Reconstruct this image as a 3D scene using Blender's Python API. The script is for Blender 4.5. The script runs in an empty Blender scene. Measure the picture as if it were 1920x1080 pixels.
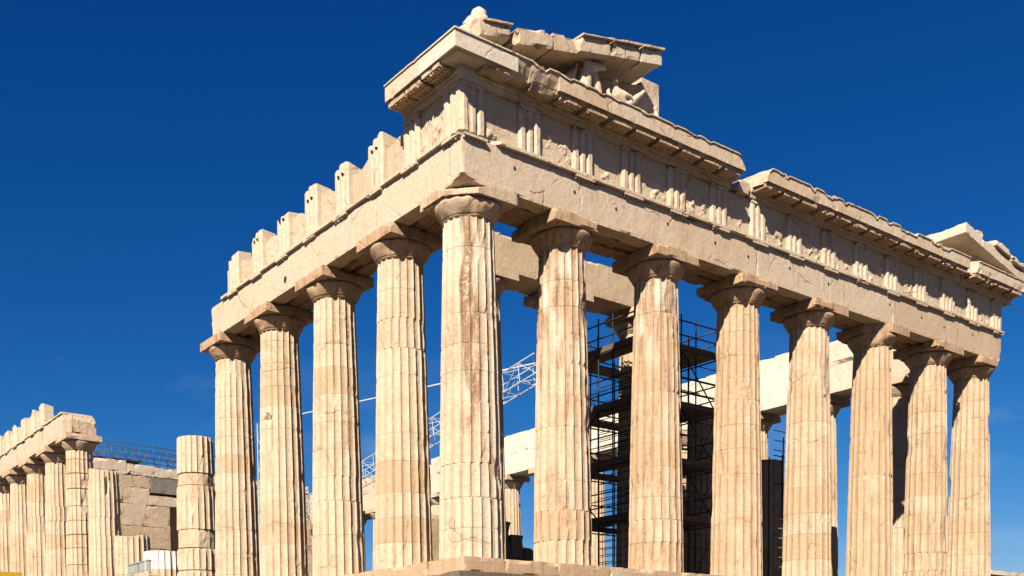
import bpy, math, random
import numpy as np
from mathutils import Matrix, Vector

S = bpy.context.scene
COL = S.collection
R = math.radians

# ------------------------------------------------------------------ camera
cd = bpy.data.cameras.new("camera")
cam = bpy.data.objects.new("camera", cd)
COL.objects.link(cam)
yaw, pit, rol = -0.92734395, -0.05711024, -0.00896692
fw = np.array([math.sin(yaw)*math.cos(pit), math.cos(yaw)*math.cos(pit), math.sin(pit)])
rt = np.array([math.cos(yaw), -math.sin(yaw), 0.0])
up = np.cross(rt, fw)
r2 = rt*math.cos(rol) + up*math.sin(rol)
u2 = up*math.cos(rol) - rt*math.sin(rol)
m = Matrix(((r2[0], u2[0], -fw[0]), (r2[1], u2[1], -fw[1]), (r2[2], u2[2], -fw[2])))
cam.matrix_world = Matrix.Translation((25.5482881, -19.2110456, -3.67581221)) @ m.to_4x4()
cd.sensor_width = 36.0
cd.sensor_fit = 'HORIZONTAL'
cd.lens = 1975.796*36/1920
cd.shift_x = (960-884.365)/1920
cd.shift_y = (1380.418-540)/1920
cd.clip_start = 0.1
cd.clip_end = 20000
S.camera = cam

# ------------------------------------------------------------------ light, sky, exposure
EXPO = 1.22
SUN_AZ, SUN_EL = 58.5, 38.5            # degrees from east (+x) towards south (-y); elevation
sd = np.array([math.cos(R(SUN_AZ))*math.cos(R(SUN_EL)), -math.sin(R(SUN_AZ))*math.cos(R(SUN_EL)), math.sin(R(SUN_EL))])
ld = bpy.data.lights.new("sun", 'SUN')
ld.energy = 5.0
ld.angle = R(0.5)
ld.color = (1.0, 0.91, 0.79)
sun = bpy.data.objects.new("sun", ld)
COL.objects.link(sun)
sun.rotation_euler = Vector(sd).to_track_quat('Z', 'Y').to_euler()
sun.location = (30, -60, 60)

W = bpy.data.worlds.new("World")
S.world = W
W.use_nodes = True
nt = W.node_tree
nt.nodes.clear()
wo = nt.nodes.new('ShaderNodeOutputWorld')
bg = nt.nodes.new('ShaderNodeBackground')
sky = nt.nodes.new('ShaderNodeTexSky')
sky.sky_type = 'NISHITA'
sky.sun_disc = False
sky.sun_elevation = R(SUN_EL)
sky.sun_rotation = R(90+SUN_AZ)        # clockwise from +y
sky.altitude = 200
sky.air_density = 1.0
sky.dust_density = 0.15
sky.ozone_density = 2.4
hs = nt.nodes.new('ShaderNodeHueSaturation')
hs.inputs['Saturation'].default_value = 1.25
hs.inputs['Value'].default_value = 1.0
gm = nt.nodes.new('ShaderNodeMixRGB')
gm.blend_type = 'MULTIPLY'
gm.inputs['Fac'].default_value = 1.0
gm.inputs['Color2'].default_value = (0.36, 0.54, 0.86, 1)
# thin wisps of cloud low over the horizon (by direction in the sky)
tc = nt.nodes.new('ShaderNodeTexCoord')
mp = nt.nodes.new('ShaderNodeMapping')
mp.inputs['Scale'].default_value = (5, 5, 14)
cn = nt.nodes.new('ShaderNodeTexNoise')
cn.inputs['Scale'].default_value = 1.6
cn.inputs['Detail'].default_value = 6
cr = nt.nodes.new('ShaderNodeMapRange')
cr.inputs['From Min'].default_value = 0.53
cr.inputs['From Max'].default_value = 0.80
cr.inputs['To Max'].default_value = 0.28
sx = nt.nodes.new('ShaderNodeSeparateXYZ')
low = nt.nodes.new('ShaderNodeMapRange')       # wisps only near the horizon
low.inputs['From Min'].default_value = 0.20
low.inputs['From Max'].default_value = 0.30
low.inputs['To Min'].default_value = 1.0
low.inputs['To Max'].default_value = 0.0
ml = nt.nodes.new('ShaderNodeMath')
ml.operation = 'MULTIPLY'
mx = nt.nodes.new('ShaderNodeMixRGB')
mx.inputs['Color2'].default_value = (4.2, 5.6, 6.8, 1)
nt.links.new(tc.outputs['Generated'], mp.inputs['Vector'])
nt.links.new(mp.outputs['Vector'], cn.inputs['Vector'])
nt.links.new(cn.outputs['Fac'], cr.inputs['Value'])
nt.links.new(sky.outputs['Color'], hs.inputs['Color'])
nt.links.new(hs.outputs['Color'], gm.inputs['Color1'])
# deeper, more saturated blue overhead, paler towards the horizon: a power per channel
sc_ = nt.nodes.new('ShaderNodeSeparateColor')
cc_ = nt.nodes.new('ShaderNodeCombineColor')
nt.links.new(gm.outputs['Color'], sc_.inputs['Color'])
for ch, (A_, p_) in zip(('Red', 'Green', 'Blue'), ((9.5, 1.93), (1.74, 1.25), (1.18, 1.08))):
    m1 = nt.nodes.new('ShaderNodeMath'); m1.operation = 'MULTIPLY'; m1.inputs[1].default_value = 0.0841
    m2 = nt.nodes.new('ShaderNodeMath'); m2.operation = 'POWER'; m2.inputs[1].default_value = p_
    m3 = nt.nodes.new('ShaderNodeMath'); m3.operation = 'MULTIPLY'; m3.inputs[1].default_value = A_/(0.05*2**EXPO)
    nt.links.new(sc_.outputs[ch], m1.inputs[0]); nt.links.new(m1.outputs[0], m2.inputs[0])
    nt.links.new(m2.outputs[0], m3.inputs[0]); nt.links.new(m3.outputs[0], cc_.inputs[ch])
nt.links.new(cc_.outputs['Color'], mx.inputs['Color1'])
nt.links.new(tc.outputs['Generated'], sx.inputs[0])
nt.links.new(sx.outputs['Z'], low.inputs['Value'])
nt.links.new(cr.outputs['Result'], ml.inputs[0])
nt.links.new(low.outputs['Result'], ml.inputs[1])
nt.links.new(ml.outputs[0], mx.inputs['Fac'])
nt.links.new(mx.outputs['Color'], bg.inputs['Color'])
bg.inputs['Strength'].default_value = 0.05
nt.links.new(bg.outputs['Background'], wo.inputs['Surface'])

S.view_settings.view_transform = 'Standard'
S.view_settings.look = 'None'
S.view_settings.exposure = EXPO
S.view_settings.gamma = 1.0
S.render.engine = 'CYCLES'
S.cycles.max_bounces = 6
S.cycles.diffuse_bounces = 1

# ------------------------------------------------------------------ materials
def new_mat(name, rough=0.8, metal=0.0, color=None):
    mt = bpy.data.materials.new(name)
    mt.use_nodes = True
    b = mt.node_tree.nodes['Principled BSDF']
    b.inputs['Roughness'].default_value = rough
    b.inputs['Metallic'].default_value = metal
    b.inputs['Specular IOR Level'].default_value = 0.25
    if color: b.inputs['Base Color'].default_value = (*color, 1)
    return mt, mt.node_tree, b

def N(t, kind, **kw):
    n = t.nodes.new('ShaderNode'+kind)
    for k, v in kw.items():
        if k in n.inputs: n.inputs[k].default_value = v
        else: setattr(n, k, v)
    return n

def marble(name, cream, honey, brown, grey=(0.16, 0.135, 0.11), crack=0.55, bump=0.5, streak=1.0, cscale=0.55):
    """weathered marble: cream to honey to brown patina, vertical rain streaks, pits, hairline cracks.
    point attribute 'tone': r = new white stone, g = patina, b = heavy brown stain; g and b also hold shade painted on soffit parts"""
    mt, t, b = new_mat(name, 0.82)
    cream, honey, brown = [tuple(0.80*v for v in c) for c in (cream, honey, brown)]
    L = t.links.new
    geo = N(t, 'NewGeometry')
    at = N(t, 'Attribute', attribute_name='tone')
    sep = N(t, 'SeparateColor')
    L(at.outputs['Color'], sep.inputs['Color'])
    n1 = N(t, 'TexNoise', Scale=0.9, Detail=7.0, Roughness=0.62)
    L(geo.outputs['Position'], n1.inputs['Vector'])
    mp = N(t, 'Mapping'); mp.inputs['Scale'].default_value = (4.2, 4.2, 0.42)
    L(geo.outputs['Position'], mp.inputs['Vector'])
    n2 = N(t, 'TexNoise', Scale=1.5, Detail=6.0, Roughness=0.65)
    L(mp.outputs['Vector'], n2.inputs['Vector'])
    n3 = N(t, 'TexNoise', Scale=8.0, Detail=8.0, Roughness=0.72)
    L(geo.outputs['Position'], n3.inputs['Vector'])
    def math_(op, a, bb, clamp=False):
        q = N(t, 'Math', operation=op, use_clamp=clamp)
        for i, v in enumerate((a, bb)):
            if isinstance(v, (int, float)): q.inputs[i].default_value = v
            else: L(v, q.inputs[i])
        return q.outputs[0]
    def ramp(v, lo, hi, a=0.0, z=1.0):
        q = N(t, 'MapRange'); q.interpolation_type = 'SMOOTHSTEP'
        q.inputs['From Min'].default_value = lo; q.inputs['From Max'].default_value = hi
        q.inputs['To Min'].default_value = a; q.inputs['To Max'].default_value = z
        L(v, q.inputs['Value']); return q.outputs[0]
    def mix(f, c1, c2, mode='MIX'):
        q = N(t, 'MixRGB', blend_type=mode)
        for i, v in ((0, f), (1, c1), (2, c2)):
            if isinstance(v, tuple): q.inputs[i].default_value = (*v, 1)
            elif isinstance(v, (int, float)): q.inputs[i].default_value = v
            else: L(v, q.inputs[i])
        return q.outputs[0]
    # patina, deepened by shade toned into capitals, mutules and soffit slabs
    p = math_('ADD', math_('MULTIPLY', n1.outputs['Fac'], 0.75), math_('MULTIPLY', n2.outputs['Fac'], 0.45*streak))
    p = math_('ADD', p, math_('MULTIPLY', math_('SUBTRACT', sep.outputs['Green'], 0.5), 0.75))
    c = mix(ramp(p, 0.40, 0.74), cream, honey)
    # brown stains, and shade toned into capitals, mutules and soffit slabs
    s = math_('ADD', math_('MULTIPLY', n2.outputs['Fac'], 0.6), math_('MULTIPLY', n3.outputs['Fac'], 0.5))
    s = math_('ADD', s, math_('MULTIPLY', sep.outputs['Blue'], 0.21))
    c = mix(ramp(s, 0.62, 0.78, 0.0, 0.88), c, brown)
    # grey black crust in narrow vertical runs
    c = mix(math_('MULTIPLY', ramp(n2.outputs['Fac'], 0.60, 0.72), ramp(n3.outputs['Fac'], 0.42, 0.62, 0.0, 0.42)), c, (0.17, 0.135, 0.10))
    # white fresh stone and lime patches
    w = ramp(math_('ADD', n3.outputs['Fac'], math_('MULTIPLY', sep.outputs['Blue'], 0.10)), 0.66, 0.76, 0.0, 0.5)
    c = mix(w, c, (0.53, 0.47, 0.37))
    # hairline cracks
    wv = N(t, 'VectorMath', operation='ADD')
    sc = N(t, 'VectorMath', operation='SCALE'); sc.inputs['Scale'].default_value = 0.55
    L(n1.outputs['Color'], sc.inputs[0]); L(geo.outputs['Position'], wv.inputs[0]); L(sc.outputs[0], wv.inputs[1])
    vo = N(t, 'TexVoronoi', feature='DISTANCE_TO_EDGE', Scale=cscale)
    L(wv.outputs[0], vo.inputs['Vector'])
    ck = ramp(vo.outputs['Distance'], 0.004, 0.016, crack, 0.0)
    ck = math_('MULTIPLY', ck, ramp(n1.outputs['Fac'], 0.48, 0.60))
    c = mix(ck, c, (0.20, 0.13, 0.08))
    # pits and lichen specks
    n4 = N(t, 'TexNoise', Scale=17.0, Detail=3.0, Roughness=0.6)
    L(geo.outputs['Position'], n4.inputs['Vector'])
    pit_ = math_('MULTIPLY', ramp(n4.outputs['Fac'], 0.66, 0.72), ramp(n1.outputs['Fac'], 0.46, 0.62))
    c = mix(math_('MULTIPLY', pit_, 0.75), c, grey)
    # new stone
    c = mix(sep.outputs['Red'], c, mix(ramp(n1.outputs['Fac'], 0.35, 0.7), (0.62, 0.585, 0.51), (0.54, 0.49, 0.40)))
    v = ramp(n3.outputs['Fac'], 0.3, 0.7, 0.86, 1.1)
    c = mix(1.0, c, v, 'MULTIPLY')
    L(c, b.inputs['Base Color'])
    bp = N(t, 'Bump'); bp.inputs['Strength'].default_value = bump; bp.inputs['Distance'].default_value = 0.03
    h = math_('ADD', math_('MULTIPLY', n3.outputs['Fac'], 0.9), math_('MULTIPLY', pit_, -0.8))
    h = math_('SUBTRACT', h, math_('MULTIPLY', ck, 1.5))
    L(h, bp.inputs['Height']); L(bp.outputs['Normal'], b.inputs['Normal'])
    return mt

M_COL = marble("weathered_marble", (0.55, 0.425, 0.295), (0.475, 0.32, 0.19), (0.24, 0.13, 0.065), crack=0.35, bump=0.8, cscale=0.35)
M_ENT = marble("entablature_marble", (0.555, 0.44, 0.315), (0.50, 0.36, 0.235), (0.30, 0.175, 0.095), streak=0.8, crack=0.5, bump=0.7, cscale=0.4)
M_WALL = marble("rough_masonry", (0.50, 0.39, 0.275), (0.43, 0.31, 0.20), (0.27, 0.17, 0.10), crack=0.9, bump=1.0, cscale=0.8)
M_GREYSTONE = marble("grey_stone", (0.20, 0.18, 0.15), (0.16, 0.14, 0.115), (0.10, 0.085, 0.065), bump=0.8)

def plain(name, col, rough=0.6, metal=0.0, var=0.25, scale=6.0):
    mt, t, b = new_mat(name, rough, metal)
    geo = N(t, 'NewGeometry')
    n = N(t, 'TexNoise', Scale=scale, Detail=5.0)
    t.links.new(geo.outputs['Position'], n.inputs['Vector'])
    q = N(t, 'MixRGB')
    q.inputs[1].default_value = (*[c*(1-var) for c in col], 1)
    q.inputs[2].default_value = (*[min(1, c*(1+var)) for c in col], 1)
    t.links.new(n.outputs['Fac'], q.inputs[0])
    t.links.new(q.outputs[0], b.inputs['Base Color'])
    return mt

M_TUBE = plain("dark_steel_tube", (0.035, 0.037, 0.042), 0.5, 0.6)
M_GREYTUBE = plain("grey_steel_tube", (0.05, 0.065, 0.10), 0.5, 0.3)
M_PLANK = plain("dark_plank", (0.11, 0.075, 0.05), 0.8, var=0.4)
M_WHITESTEEL = plain("white_paint_steel", (0.36, 0.39, 0.42), 0.45, var=0.1)
M_CABLE = plain("cable_steel", (0.55, 0.57, 0.6), 0.5)
M_YELLOW = plain("yellow_paint", (0.40, 0.25, 0.02), 0.5, var=0.12)
M_GREYBOX = plain("grey_paint", (0.25, 0.26, 0.22), 0.5, var=0.15)
M_GLASS = plain("dark_glass", (0.03, 0.035, 0.04), 0.15)
M_GROUND = plain("darkened_dry_ground", (0.07, 0.052, 0.034), 0.95, var=0.3, scale=0.8)  # unseen ground, toned darker than the real rock to cut bounce light
M_PAVE = marble("darkened_pavement", (0.20, 0.155, 0.105), (0.16, 0.12, 0.075), (0.10, 0.07, 0.04))  # floor and steps out of view, darkened to limit bounce onto the soffits
M_BAR = plain("galvanised_bar", (0.22, 0.23, 0.24), 0.5, 0.2)
M_HOLE_SHADE = plain("painted_hole_shade", (0.03, 0.02, 0.014), 0.95)
M_RUBBER = plain("black_rubber", (0.02, 0.02, 0.02), 0.8)

# ------------------------------------------------------------------ numpy helpers
def _hash(ix, iy, iz, seed):
    h = (ix.astype(np.int64)*374761393 + iy.astype(np.int64)*668265263 + iz.astype(np.int64)*2147483647 + seed*144665) & 0xffffffff
    h = ((h ^ (h >> 13))*1274126177) & 0xffffffff
    h = ((h ^ (h >> 16))*2246822519) & 0xffffffff
    h ^= h >> 13
    return (h & 0xffffff)/float(0xffffff)

def vnoise(P, seed=0):
    f = np.floor(P); t = P-f; t = t*t*(3-2*t)
    x, y, z = f[:, 0], f[:, 1], f[:, 2]
    o = 0
    for dx in (0, 1):
        for dy in (0, 1):
            for dz in (0, 1):
                w = (t[:, 0] if dx else 1-t[:, 0])*(t[:, 1] if dy else 1-t[:, 1])*(t[:, 2] if dz else 1-t[:, 2])
                o = o + w*_hash(x+dx, y+dy, z+dz, seed)
    return o

def fbm(P, seed=0, oct=3):
    o = 0; a = 0.5; s = 0
    for i in range(oct):
        o = o + a*vnoise(P*(2.03**i)+i*17.3, seed+i*7); s += a; a *= 0.5
    return o/s

def thing(name, label, cat, loc, group=None, kind='thing'):
    o = bpy.data.objects.new(name, None)
    COL.objects.link(o)
    o.location = loc
    o.empty_display_size = 0.3
    o['label'] = label; o['category'] = cat; o['kind'] = kind
    if group: o['group'] = group
    return o

def wloc(o):
    v = np.zeros(3)
    while o is not None:
        v = v+np.array(o.location); o = o.parent
    return v

def mesh_obj(name, V, F, mat, parent=None, tone=None, smooth=False, label=None):
    """V in world coordinates; the object's origin sits at the middle of its base"""
    V = np.asarray(V, float)
    pl = wloc(parent) if parent is not None else np.zeros(3)
    org = np.array([(V[:, 0].min()+V[:, 0].max())/2, (V[:, 1].min()+V[:, 1].max())/2, V[:, 2].min()])
    me = bpy.data.meshes.new(name)
    me.from_pydata((V-org).tolist(), [], F if isinstance(F, list) else F.tolist())
    a = me.attributes.new('tone', 'FLOAT_COLOR', 'POINT')
    c = np.ones((len(V), 4), np.float32)
    c[:, :3] = (0, 0.5, 0) if tone is None else tone
    a.data.foreach_set('color', c.ravel())
    if smooth: me.polygons.foreach_set('use_smooth', np.ones(len(me.polygons), bool))
    me.materials.append(mat)
    me.update()
    o = bpy.data.objects.new(name, me)
    COL.objects.link(o)
    if parent is not None: o.parent = parent
    o.location = org-pl
    if label: o['label'] = label
    return o

def tag(o, label, cat, group=None, kind='thing'):
    o['label'] = label; o['category'] = cat; o['kind'] = kind
    if group: o['group'] = group
    return o

class MB:
    def __init__(s): s.V = []; s.F = []; s.n = 0; s.T = []
    def add(s, V, F, tone=None):
        V = np.asarray(V, float)
        s.F += [tuple(int(i)+s.n for i in f) for f in F]
        s.V.append(V); s.n += len(V)
        T = np.zeros((len(V), 3)); T[:] = (0, 0.5, 0) if tone is None else tone
        s.T.append(T)
    def build(s, name, mat, parent=None, smooth=False, label=None):
        return mesh_obj(name, np.vstack(s.V), s.F, mat, parent, np.vstack(s.T), smooth, label)

def gridbox(lo, hi, res):
    lo = np.array(lo, float); hi = np.array(hi, float)
    n = np.maximum(1, np.round((hi-lo)/res).astype(int))
    n = np.minimum(n, 260)
    Vs, Fs = [], []; cnt = 0
    for ax in range(3):
        a, b = (ax+1) % 3, (ax+2) % 3
        ia, ib = np.meshgrid(np.arange(n[a]+1), np.arange(n[b]+1), indexing='ij')
        idx = np.arange((n[a]+1)*(n[b]+1)).reshape(n[a]+1, n[b]+1)
        q = np.stack([idx[:-1, :-1], idx[1:, :-1], idx[1:, 1:], idx[:-1, 1:]], -1).reshape(-1, 4)
        for side in (0, 1):
            G = np.zeros((ia.size, 3), int)
            G[:, a] = ia.ravel(); G[:, b] = ib.ravel(); G[:, ax] = n[ax]*side
            Vs.append(G); Fs.append((q if side else q[:, ::-1])+cnt); cnt += len(G)
    G = np.vstack(Vs); F = np.vstack(Fs)
    key = (G[:, 0]*100003+G[:, 1])*100003+G[:, 2]
    u, first, inv = np.unique(key, return_index=True, return_inverse=True)
    G = G[first]; F = inv.reshape(-1)[F]
    return lo+(hi-lo)*G/n, F, G, n

def rough(V, lo, hi, amp=0.008, chip=0.05, thr=0.55, cs=1.6, seed=0):
    """weather a box: uneven faces and broken edges"""
    lo = np.array(lo, float); hi = np.array(hi, float)
    onl = np.abs(V-lo) < 1e-6; onh = np.abs(V-hi) < 1e-6
    cnt = (onl | onh).sum(1)
    d = np.stack([fbm(V*3.1+i*31, seed+i, 3)-0.5 for i in range(3)], 1)*2*amp
    W = V+d*0.8
    if chip > 0:
        e = np.clip((fbm(V*cs, seed+50, 3)-thr)*5, 0, 1)*chip + np.abs(vnoise(V*6, seed+9)-0.5)*min(chip, 0.02)
        e = np.where(cnt >= 2, e, 0)
        W += np.where(onl, 1, 0)*e[:, None] - np.where(onh, 1, 0)*e[:, None]
    return W

def bite(V, p, n, amp=0.03, seed=3):
    """break a corner off: push everything past a plane back onto it"""
    n = np.array(n, float); n /= np.linalg.norm(n)
    d = (V-np.array(p))@n + (fbm(V*4, seed)-0.5)*2*amp
    return V-np.outer(np.clip(d, 0, None), n)

def block(name, lo, hi, mat, parent, res=0.12, amp=0.008, chip=0.05, thr=0.55, seed=0, tone=None, bites=(), cs=1.6, warp=None, label=None):
    V, F, G, n = gridbox(lo, hi, res)
    V = rough(V, lo, hi, amp, chip, thr, cs, seed)
    for p, nn in bites: V = bite(V, p, nn, seed=seed)
    if warp: V = warp(V)
    return mesh_obj(name, V, F, mat, parent, tone, False, label)

def tube(P, rad, k=6):
    """swept tube along points; rad number or list"""
    P = np.array(P, float); n = len(P)
    rad = np.full(n, rad) if np.isscalar(rad) else np.array(rad, float)
    V = []
    for i in range(n):
        d = P[min(i+1, n-1)]-P[max(i-1, 0)]; d /= np.linalg.norm(d)+1e-9
        ref = np.array([0, 0, 1.0]) if abs(d[2]) < 0.9 else np.array([1.0, 0, 0])
        a = np.cross(d, ref); a /= np.linalg.norm(a); b = np.cross(d, a)
        th = np.arange(k)*2*np.pi/k
        V.append(P[i]+rad[i]*(np.cos(th)[:, None]*a+np.sin(th)[:, None]*b))
    V = np.vstack(V); F = []
    for i in range(n-1):
        for j in range(k):
            F.append((i*k+j, i*k+(j+1) % k, (i+1)*k+(j+1) % k, (i+1)*k+j))
    F.append(tuple(range(k))[::-1]); F.append(tuple(range((n-1)*k, n*k)))
    return V, F

def boxvf(lo, hi):
    x0, y0, z0 = lo; x1, y1, z1 = hi
    V = [(x0, y0, z0), (x1, y0, z0), (x1, y1, z0), (x0, y1, z0), (x0, y0, z1), (x1, y0, z1), (x1, y1, z1), (x0, y1, z1)]
    F = [(3, 2, 1, 0), (4, 5, 6, 7), (0, 1, 5, 4), (1, 2, 6, 5), (2, 3, 7, 6), (3, 0, 4, 7)]
    return V, F

def extrude(prof, a0, a1, fn, nseg=1, seed=0, amp=0.0, chip=0.0):
    """closed profile [(p,q)] swept from a0 to a1; fn(p,q,a)->xyz arrays"""
    prof = np.array(prof, float); k = len(prof)
    A = np.linspace(a0, a1, nseg+1)
    V = []
    for a in A: V.append(np.stack(fn(prof[:, 0], prof[:, 1], np.full(k, a)), 1))
    V = np.vstack(V); F = []
    for i in range(nseg):
        for j in range(k):
            F.append((i*k+j, i*k+(j+1) % k, (i+1)*k+(j+1) % k, (i+1)*k+j))
    F.append(tuple(range(k))[::-1]); F.append(tuple(range(nseg*k, (nseg+1)*k)))
    if amp: V = V+np.stack([fbm(V*2.7+i*13, seed+i)-0.5 for i in range(3)], 1)*2*amp
    return V, F

# ------------------------------------------------------------------ the order: dimensions in metres
ZB = -0.22                       # stylobate surface
ZA = 10.433                      # underside of the architrave
ZF = 11.78                       # underside of the frieze
ZG = 13.13                       # underside of the cornice
AF = 0.885                       # half depth of the architrave
EY = [0, 3.68]+[3.68+4.295*i for i in range(1, 6)]; EY.append(EY[-1]+3.68)
SX = [0.0]+[3.69+4.291*i for i in range(15)]; SX.append(SX[-1]+3.69)
SX = [-v for v in SX]
YN = EY[-1]

def shaft_mesh(cx, cy, z0, z1, zt, seed, r0=0.9525, r1=0.735, dmg=0.5, joints=None, step=0.16, per=6, white=(), stain=0.0, tone0=0.5, broken=False, ztop_full=9.66, nfl=20, jdeep=0.011, jfrac=0.35, stain_fn=None, worn=(), jw=0.011, gash=None):
    """fluted drums from z0 to z1; zt full height for the taper"""
    rng = random.Random(seed)
    if joints is None:
        joints = [z0]; z = z0
        while z < z1-0.5:
            z += 0.86+rng.uniform(-0.12, 0.16); joints.append(z)
        if z1-joints[-1] < 0.35: joints[-1] = z1
        else: joints.append(z1)
    na = nfl*per
    th = np.arange(na)*2*np.pi/na
    tfl = (np.arange(na) % per)/per
    prof = np.sqrt(np.clip(1-(2*tfl-1)**2, 0, 1))
    Vs, Fs, Ts = [], [], []; cnt = 0
    H = zt-z0
    for di in range(len(joints)-1):
        a, b = joints[di], joints[di+1]
        nr = max(2, int(round((b-a)/step)))
        zs = np.concatenate([[a+0.001, a+jw], np.linspace(a, b, nr+1)[1:-1], [b-jw, b-0.001]])
        tw = rng.uniform(-0.007, 0.007) if rng.random() > 0.08 else rng.uniform(-0.06, 0.06)
        jr = rng.uniform(-0.003, 0.003)
        gd = jdeep if rng.random() < jfrac else 0.0015
        g = min(1, max(0, tone0+rng.uniform(-0.07, 0.08)))
        if rng.random() < 0.09: g = min(1, g+0.22)
        for zi, z in enumerate(zs):
            f = (z-z0)/H
            r = r0+(r1-r0)*f+0.017*math.sin(math.pi*min(1, f))+jr
            P = np.stack([cx+r*np.cos(th+tw), cy+r*np.sin(th+tw), np.full(na, z)], 1)
            fd = 0.072*(r/0.95)
            d = fd*prof
            nz = fbm(P*np.array([1.5, 1.5, 0.8]), seed*3+1, 3)
            nf = fbm(P*5.0, seed*3+2, 2)
            cut = np.clip((nz-0.64+0.10*(dmg-0.5))*2.2, 0, 1)*0.30*dmg + np.clip(nf-0.68, 0, 1)*0.16*dmg
            ej = min(z-a, b-z)
            if ej < 0.12: cut = cut+np.clip(vnoise(P*np.array([2.6, 2.6, 0.7]), seed+77)-0.66, 0, 1)*0.34*dmg*(1-ej/0.12)
            d = np.maximum(d, np.minimum(cut, 0.16))
            if di in worn: d = 0.06+0.25*d+(fbm(P*2.6, seed+91, 3)-0.5)*0.12
            d = d+(nf-0.5)*0.012
            if zi in (0, len(zs)-1): d = d+gd
            if gash:
                da = np.abs((th+tw-R(gash[0])+np.pi) % (2*np.pi)-np.pi)/R(gash[2]); dz_ = abs(z-gash[1]-0.25*gash[3]*np.sin(9*th))/gash[3]
                d = d+gash[4]*np.clip(1.3-da*da-dz_*dz_, 0, 1)
            rr = r-d
            Vs.append(np.stack([cx+rr*np.cos(th+tw), cy+rr*np.sin(th+tw), np.full(na, z)], 1))
            T = np.zeros((na, 3)); T[:, 1] = np.clip(g+0.6*np.clip(cut, 0, .2), 0, 1); T[:, 2] = stain
            if stain_fn: T[:, 2], T[:, 0] = stain_fn(th+tw, z)
            if di in white: T[:, 0] = 1.0
            Ts.append(T)
        n = len(zs)
        idx = cnt+np.arange(n*na).reshape(n, na)
        nx = np.roll(idx, -1, axis=1)
        q = np.stack([idx[:-1], nx[:-1], nx[1:], idx[1:]], -1).reshape(-1, 4)
        Fs += q.tolist()
        Fs.append(idx[0, ::-1].tolist()); Fs.append(idx[-1].tolist())
        cnt += n*na
    V = np.vstack(Vs); T = np.vstack(Ts)
    if broken:
        top = V[:, 2] > z1-0.30
        V[top, 2] -= np.clip(fbm(V[top]*1.3, seed+5)-0.45, 0, 1)*0.8*(V[top, 2]-(z1-0.30))/0.30
    return V, Fs, T

def capital(cx, cy, seed, root, half=1.03, z0=9.60, zt=ZA, rneck=0.742, bites=(), tone=(0, 0.62, 0.15), res=0.10, chip=0.10, lo_dy=0, hi_dy=0, rel=1.0, mat=None):
    mat = mat or M_COL
    zab = zt-0.345
    prof = [(rneck-0.06, z0-0.02), (rneck-0.005, z0), (rneck+0.03, z0+0.03), (rneck+0.03, z0+0.055), (rneck+0.045, z0+0.06), (rneck+0.07, z0+0.10), (rneck+0.13, z0+0.19), (rneck+0.195, z0+0.29), (rneck+0.235, z0+0.37), (rneck+0.25, z0+0.42), (rneck+0.235, z0+0.46), (rneck+0.20, zab)]
    prof = [(p, z0+(z-z0)*(zab-z0)/(0.488) if i < len(prof)-1 else zab) for i, (p, z) in enumerate(prof)]
    k = 72; th = np.arange(k)*2*np.pi/k; V = []
    for r, z in prof:
        P = np.stack([cx+r*np.cos(th), cy+r*np.sin(th), np.full(k, z)], 1)
        d = np.clip(fbm(P*1.6, seed+3)-0.55, 0, 1)*0.5+(fbm(P*5, seed+4)-0.5)*0.02
        V.append(np.stack([cx+(r-d)*np.cos(th), cy+(r-d)*np.sin(th), P[:, 2]], 1))
    V = np.vstack(V); n = len(prof)
    idx = np.arange(n*k).reshape(n, k); nx = np.roll(idx, -1, 1)
    F = np.stack([idx[:-1], nx[:-1], nx[1:], idx[1:]], -1).reshape(-1, 4).tolist()
    F.append(idx[0, ::-1].tolist()); F.append(idx[-1].tolist())
    for p, nn in bites: V = bite(V, p, nn, seed=seed)
    mesh_obj('echinus', V, F, mat, root, tone, True)
    lo = (cx-half, cy-half+lo_dy, zab+0.003); hi = (cx+half, cy+half+hi_dy, zt-0.003)
    block('abacus', lo, hi, mat, root, res, 0.01, chip, 0.56, seed, tone, bites)

def column(cx, cy, label, seed, group, z1=9.60, zt=9.60, cap=True, **kw):
    capkw = kw.pop('capkw', {})
    root = thing('fluted_column' if cap else 'column_stump', label, 'column', (cx, cy, kw.get('z0', ZB)), group)
    z0 = kw.pop('z0', ZB)
    V, F, T = shaft_mesh(cx, cy, z0, z1, zt, seed, **kw)
    mesh_obj('shaft', V, F, M_COL, root, T)
    if cap: capital(cx, cy, seed, root, **capkw)
    return root

# ------------------------------------------------------------------ ground
def ground():
    xs = np.concatenate([[-4000, -1500, -600, -250], np.linspace(-140, 60, 41), [120, 300, 900, 4000]])
    ys = np.concatenate([[-4000, -1200, -400, -150], np.linspace(-80, 100, 37), [200, 500, 1500, 4000]])
    X, Y = np.meshgrid(xs, ys, indexing='ij')
    t = np.clip((-X-2)/26, 0, 1); t = t*t*(3-2*t)
    Z = -5.35+3.3*t
    far = np.clip((np.hypot(X+30, Y-15)-110)/250, 0, 1)
    Z = Z*(1-far)+(-14)*far
    P = np.stack([X.ravel(), Y.ravel(), Z.ravel()], 1)
    near = np.hypot(P[:, 0]+30, P[:, 1]-15) < 160
    P[:, 2] += np.where(near, (fbm(P*0.21, 4)-0.5)*0.5, 0)
    n, k = X.shape
    idx = np.arange(n*k).reshape(n, k)
    F = np.stack([idx[:-1, :-1], idx[1:, :-1], idx[1:, 1:], idx[:-1, 1:]], -1).reshape(-1, 4)
    o = mesh_obj('ground', P, F, M_GROUND)
    o['kind'] = 'structure'; o['label'] = 'dry hilltop ground around the temple, unseen, darkened to cut bounce light'
ground()

def ground_z(x):
    t = min(1, max(0, (-x-2)/26)); t = t*t*(3-2*t)
    return -5.35+3.3*t

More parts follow.
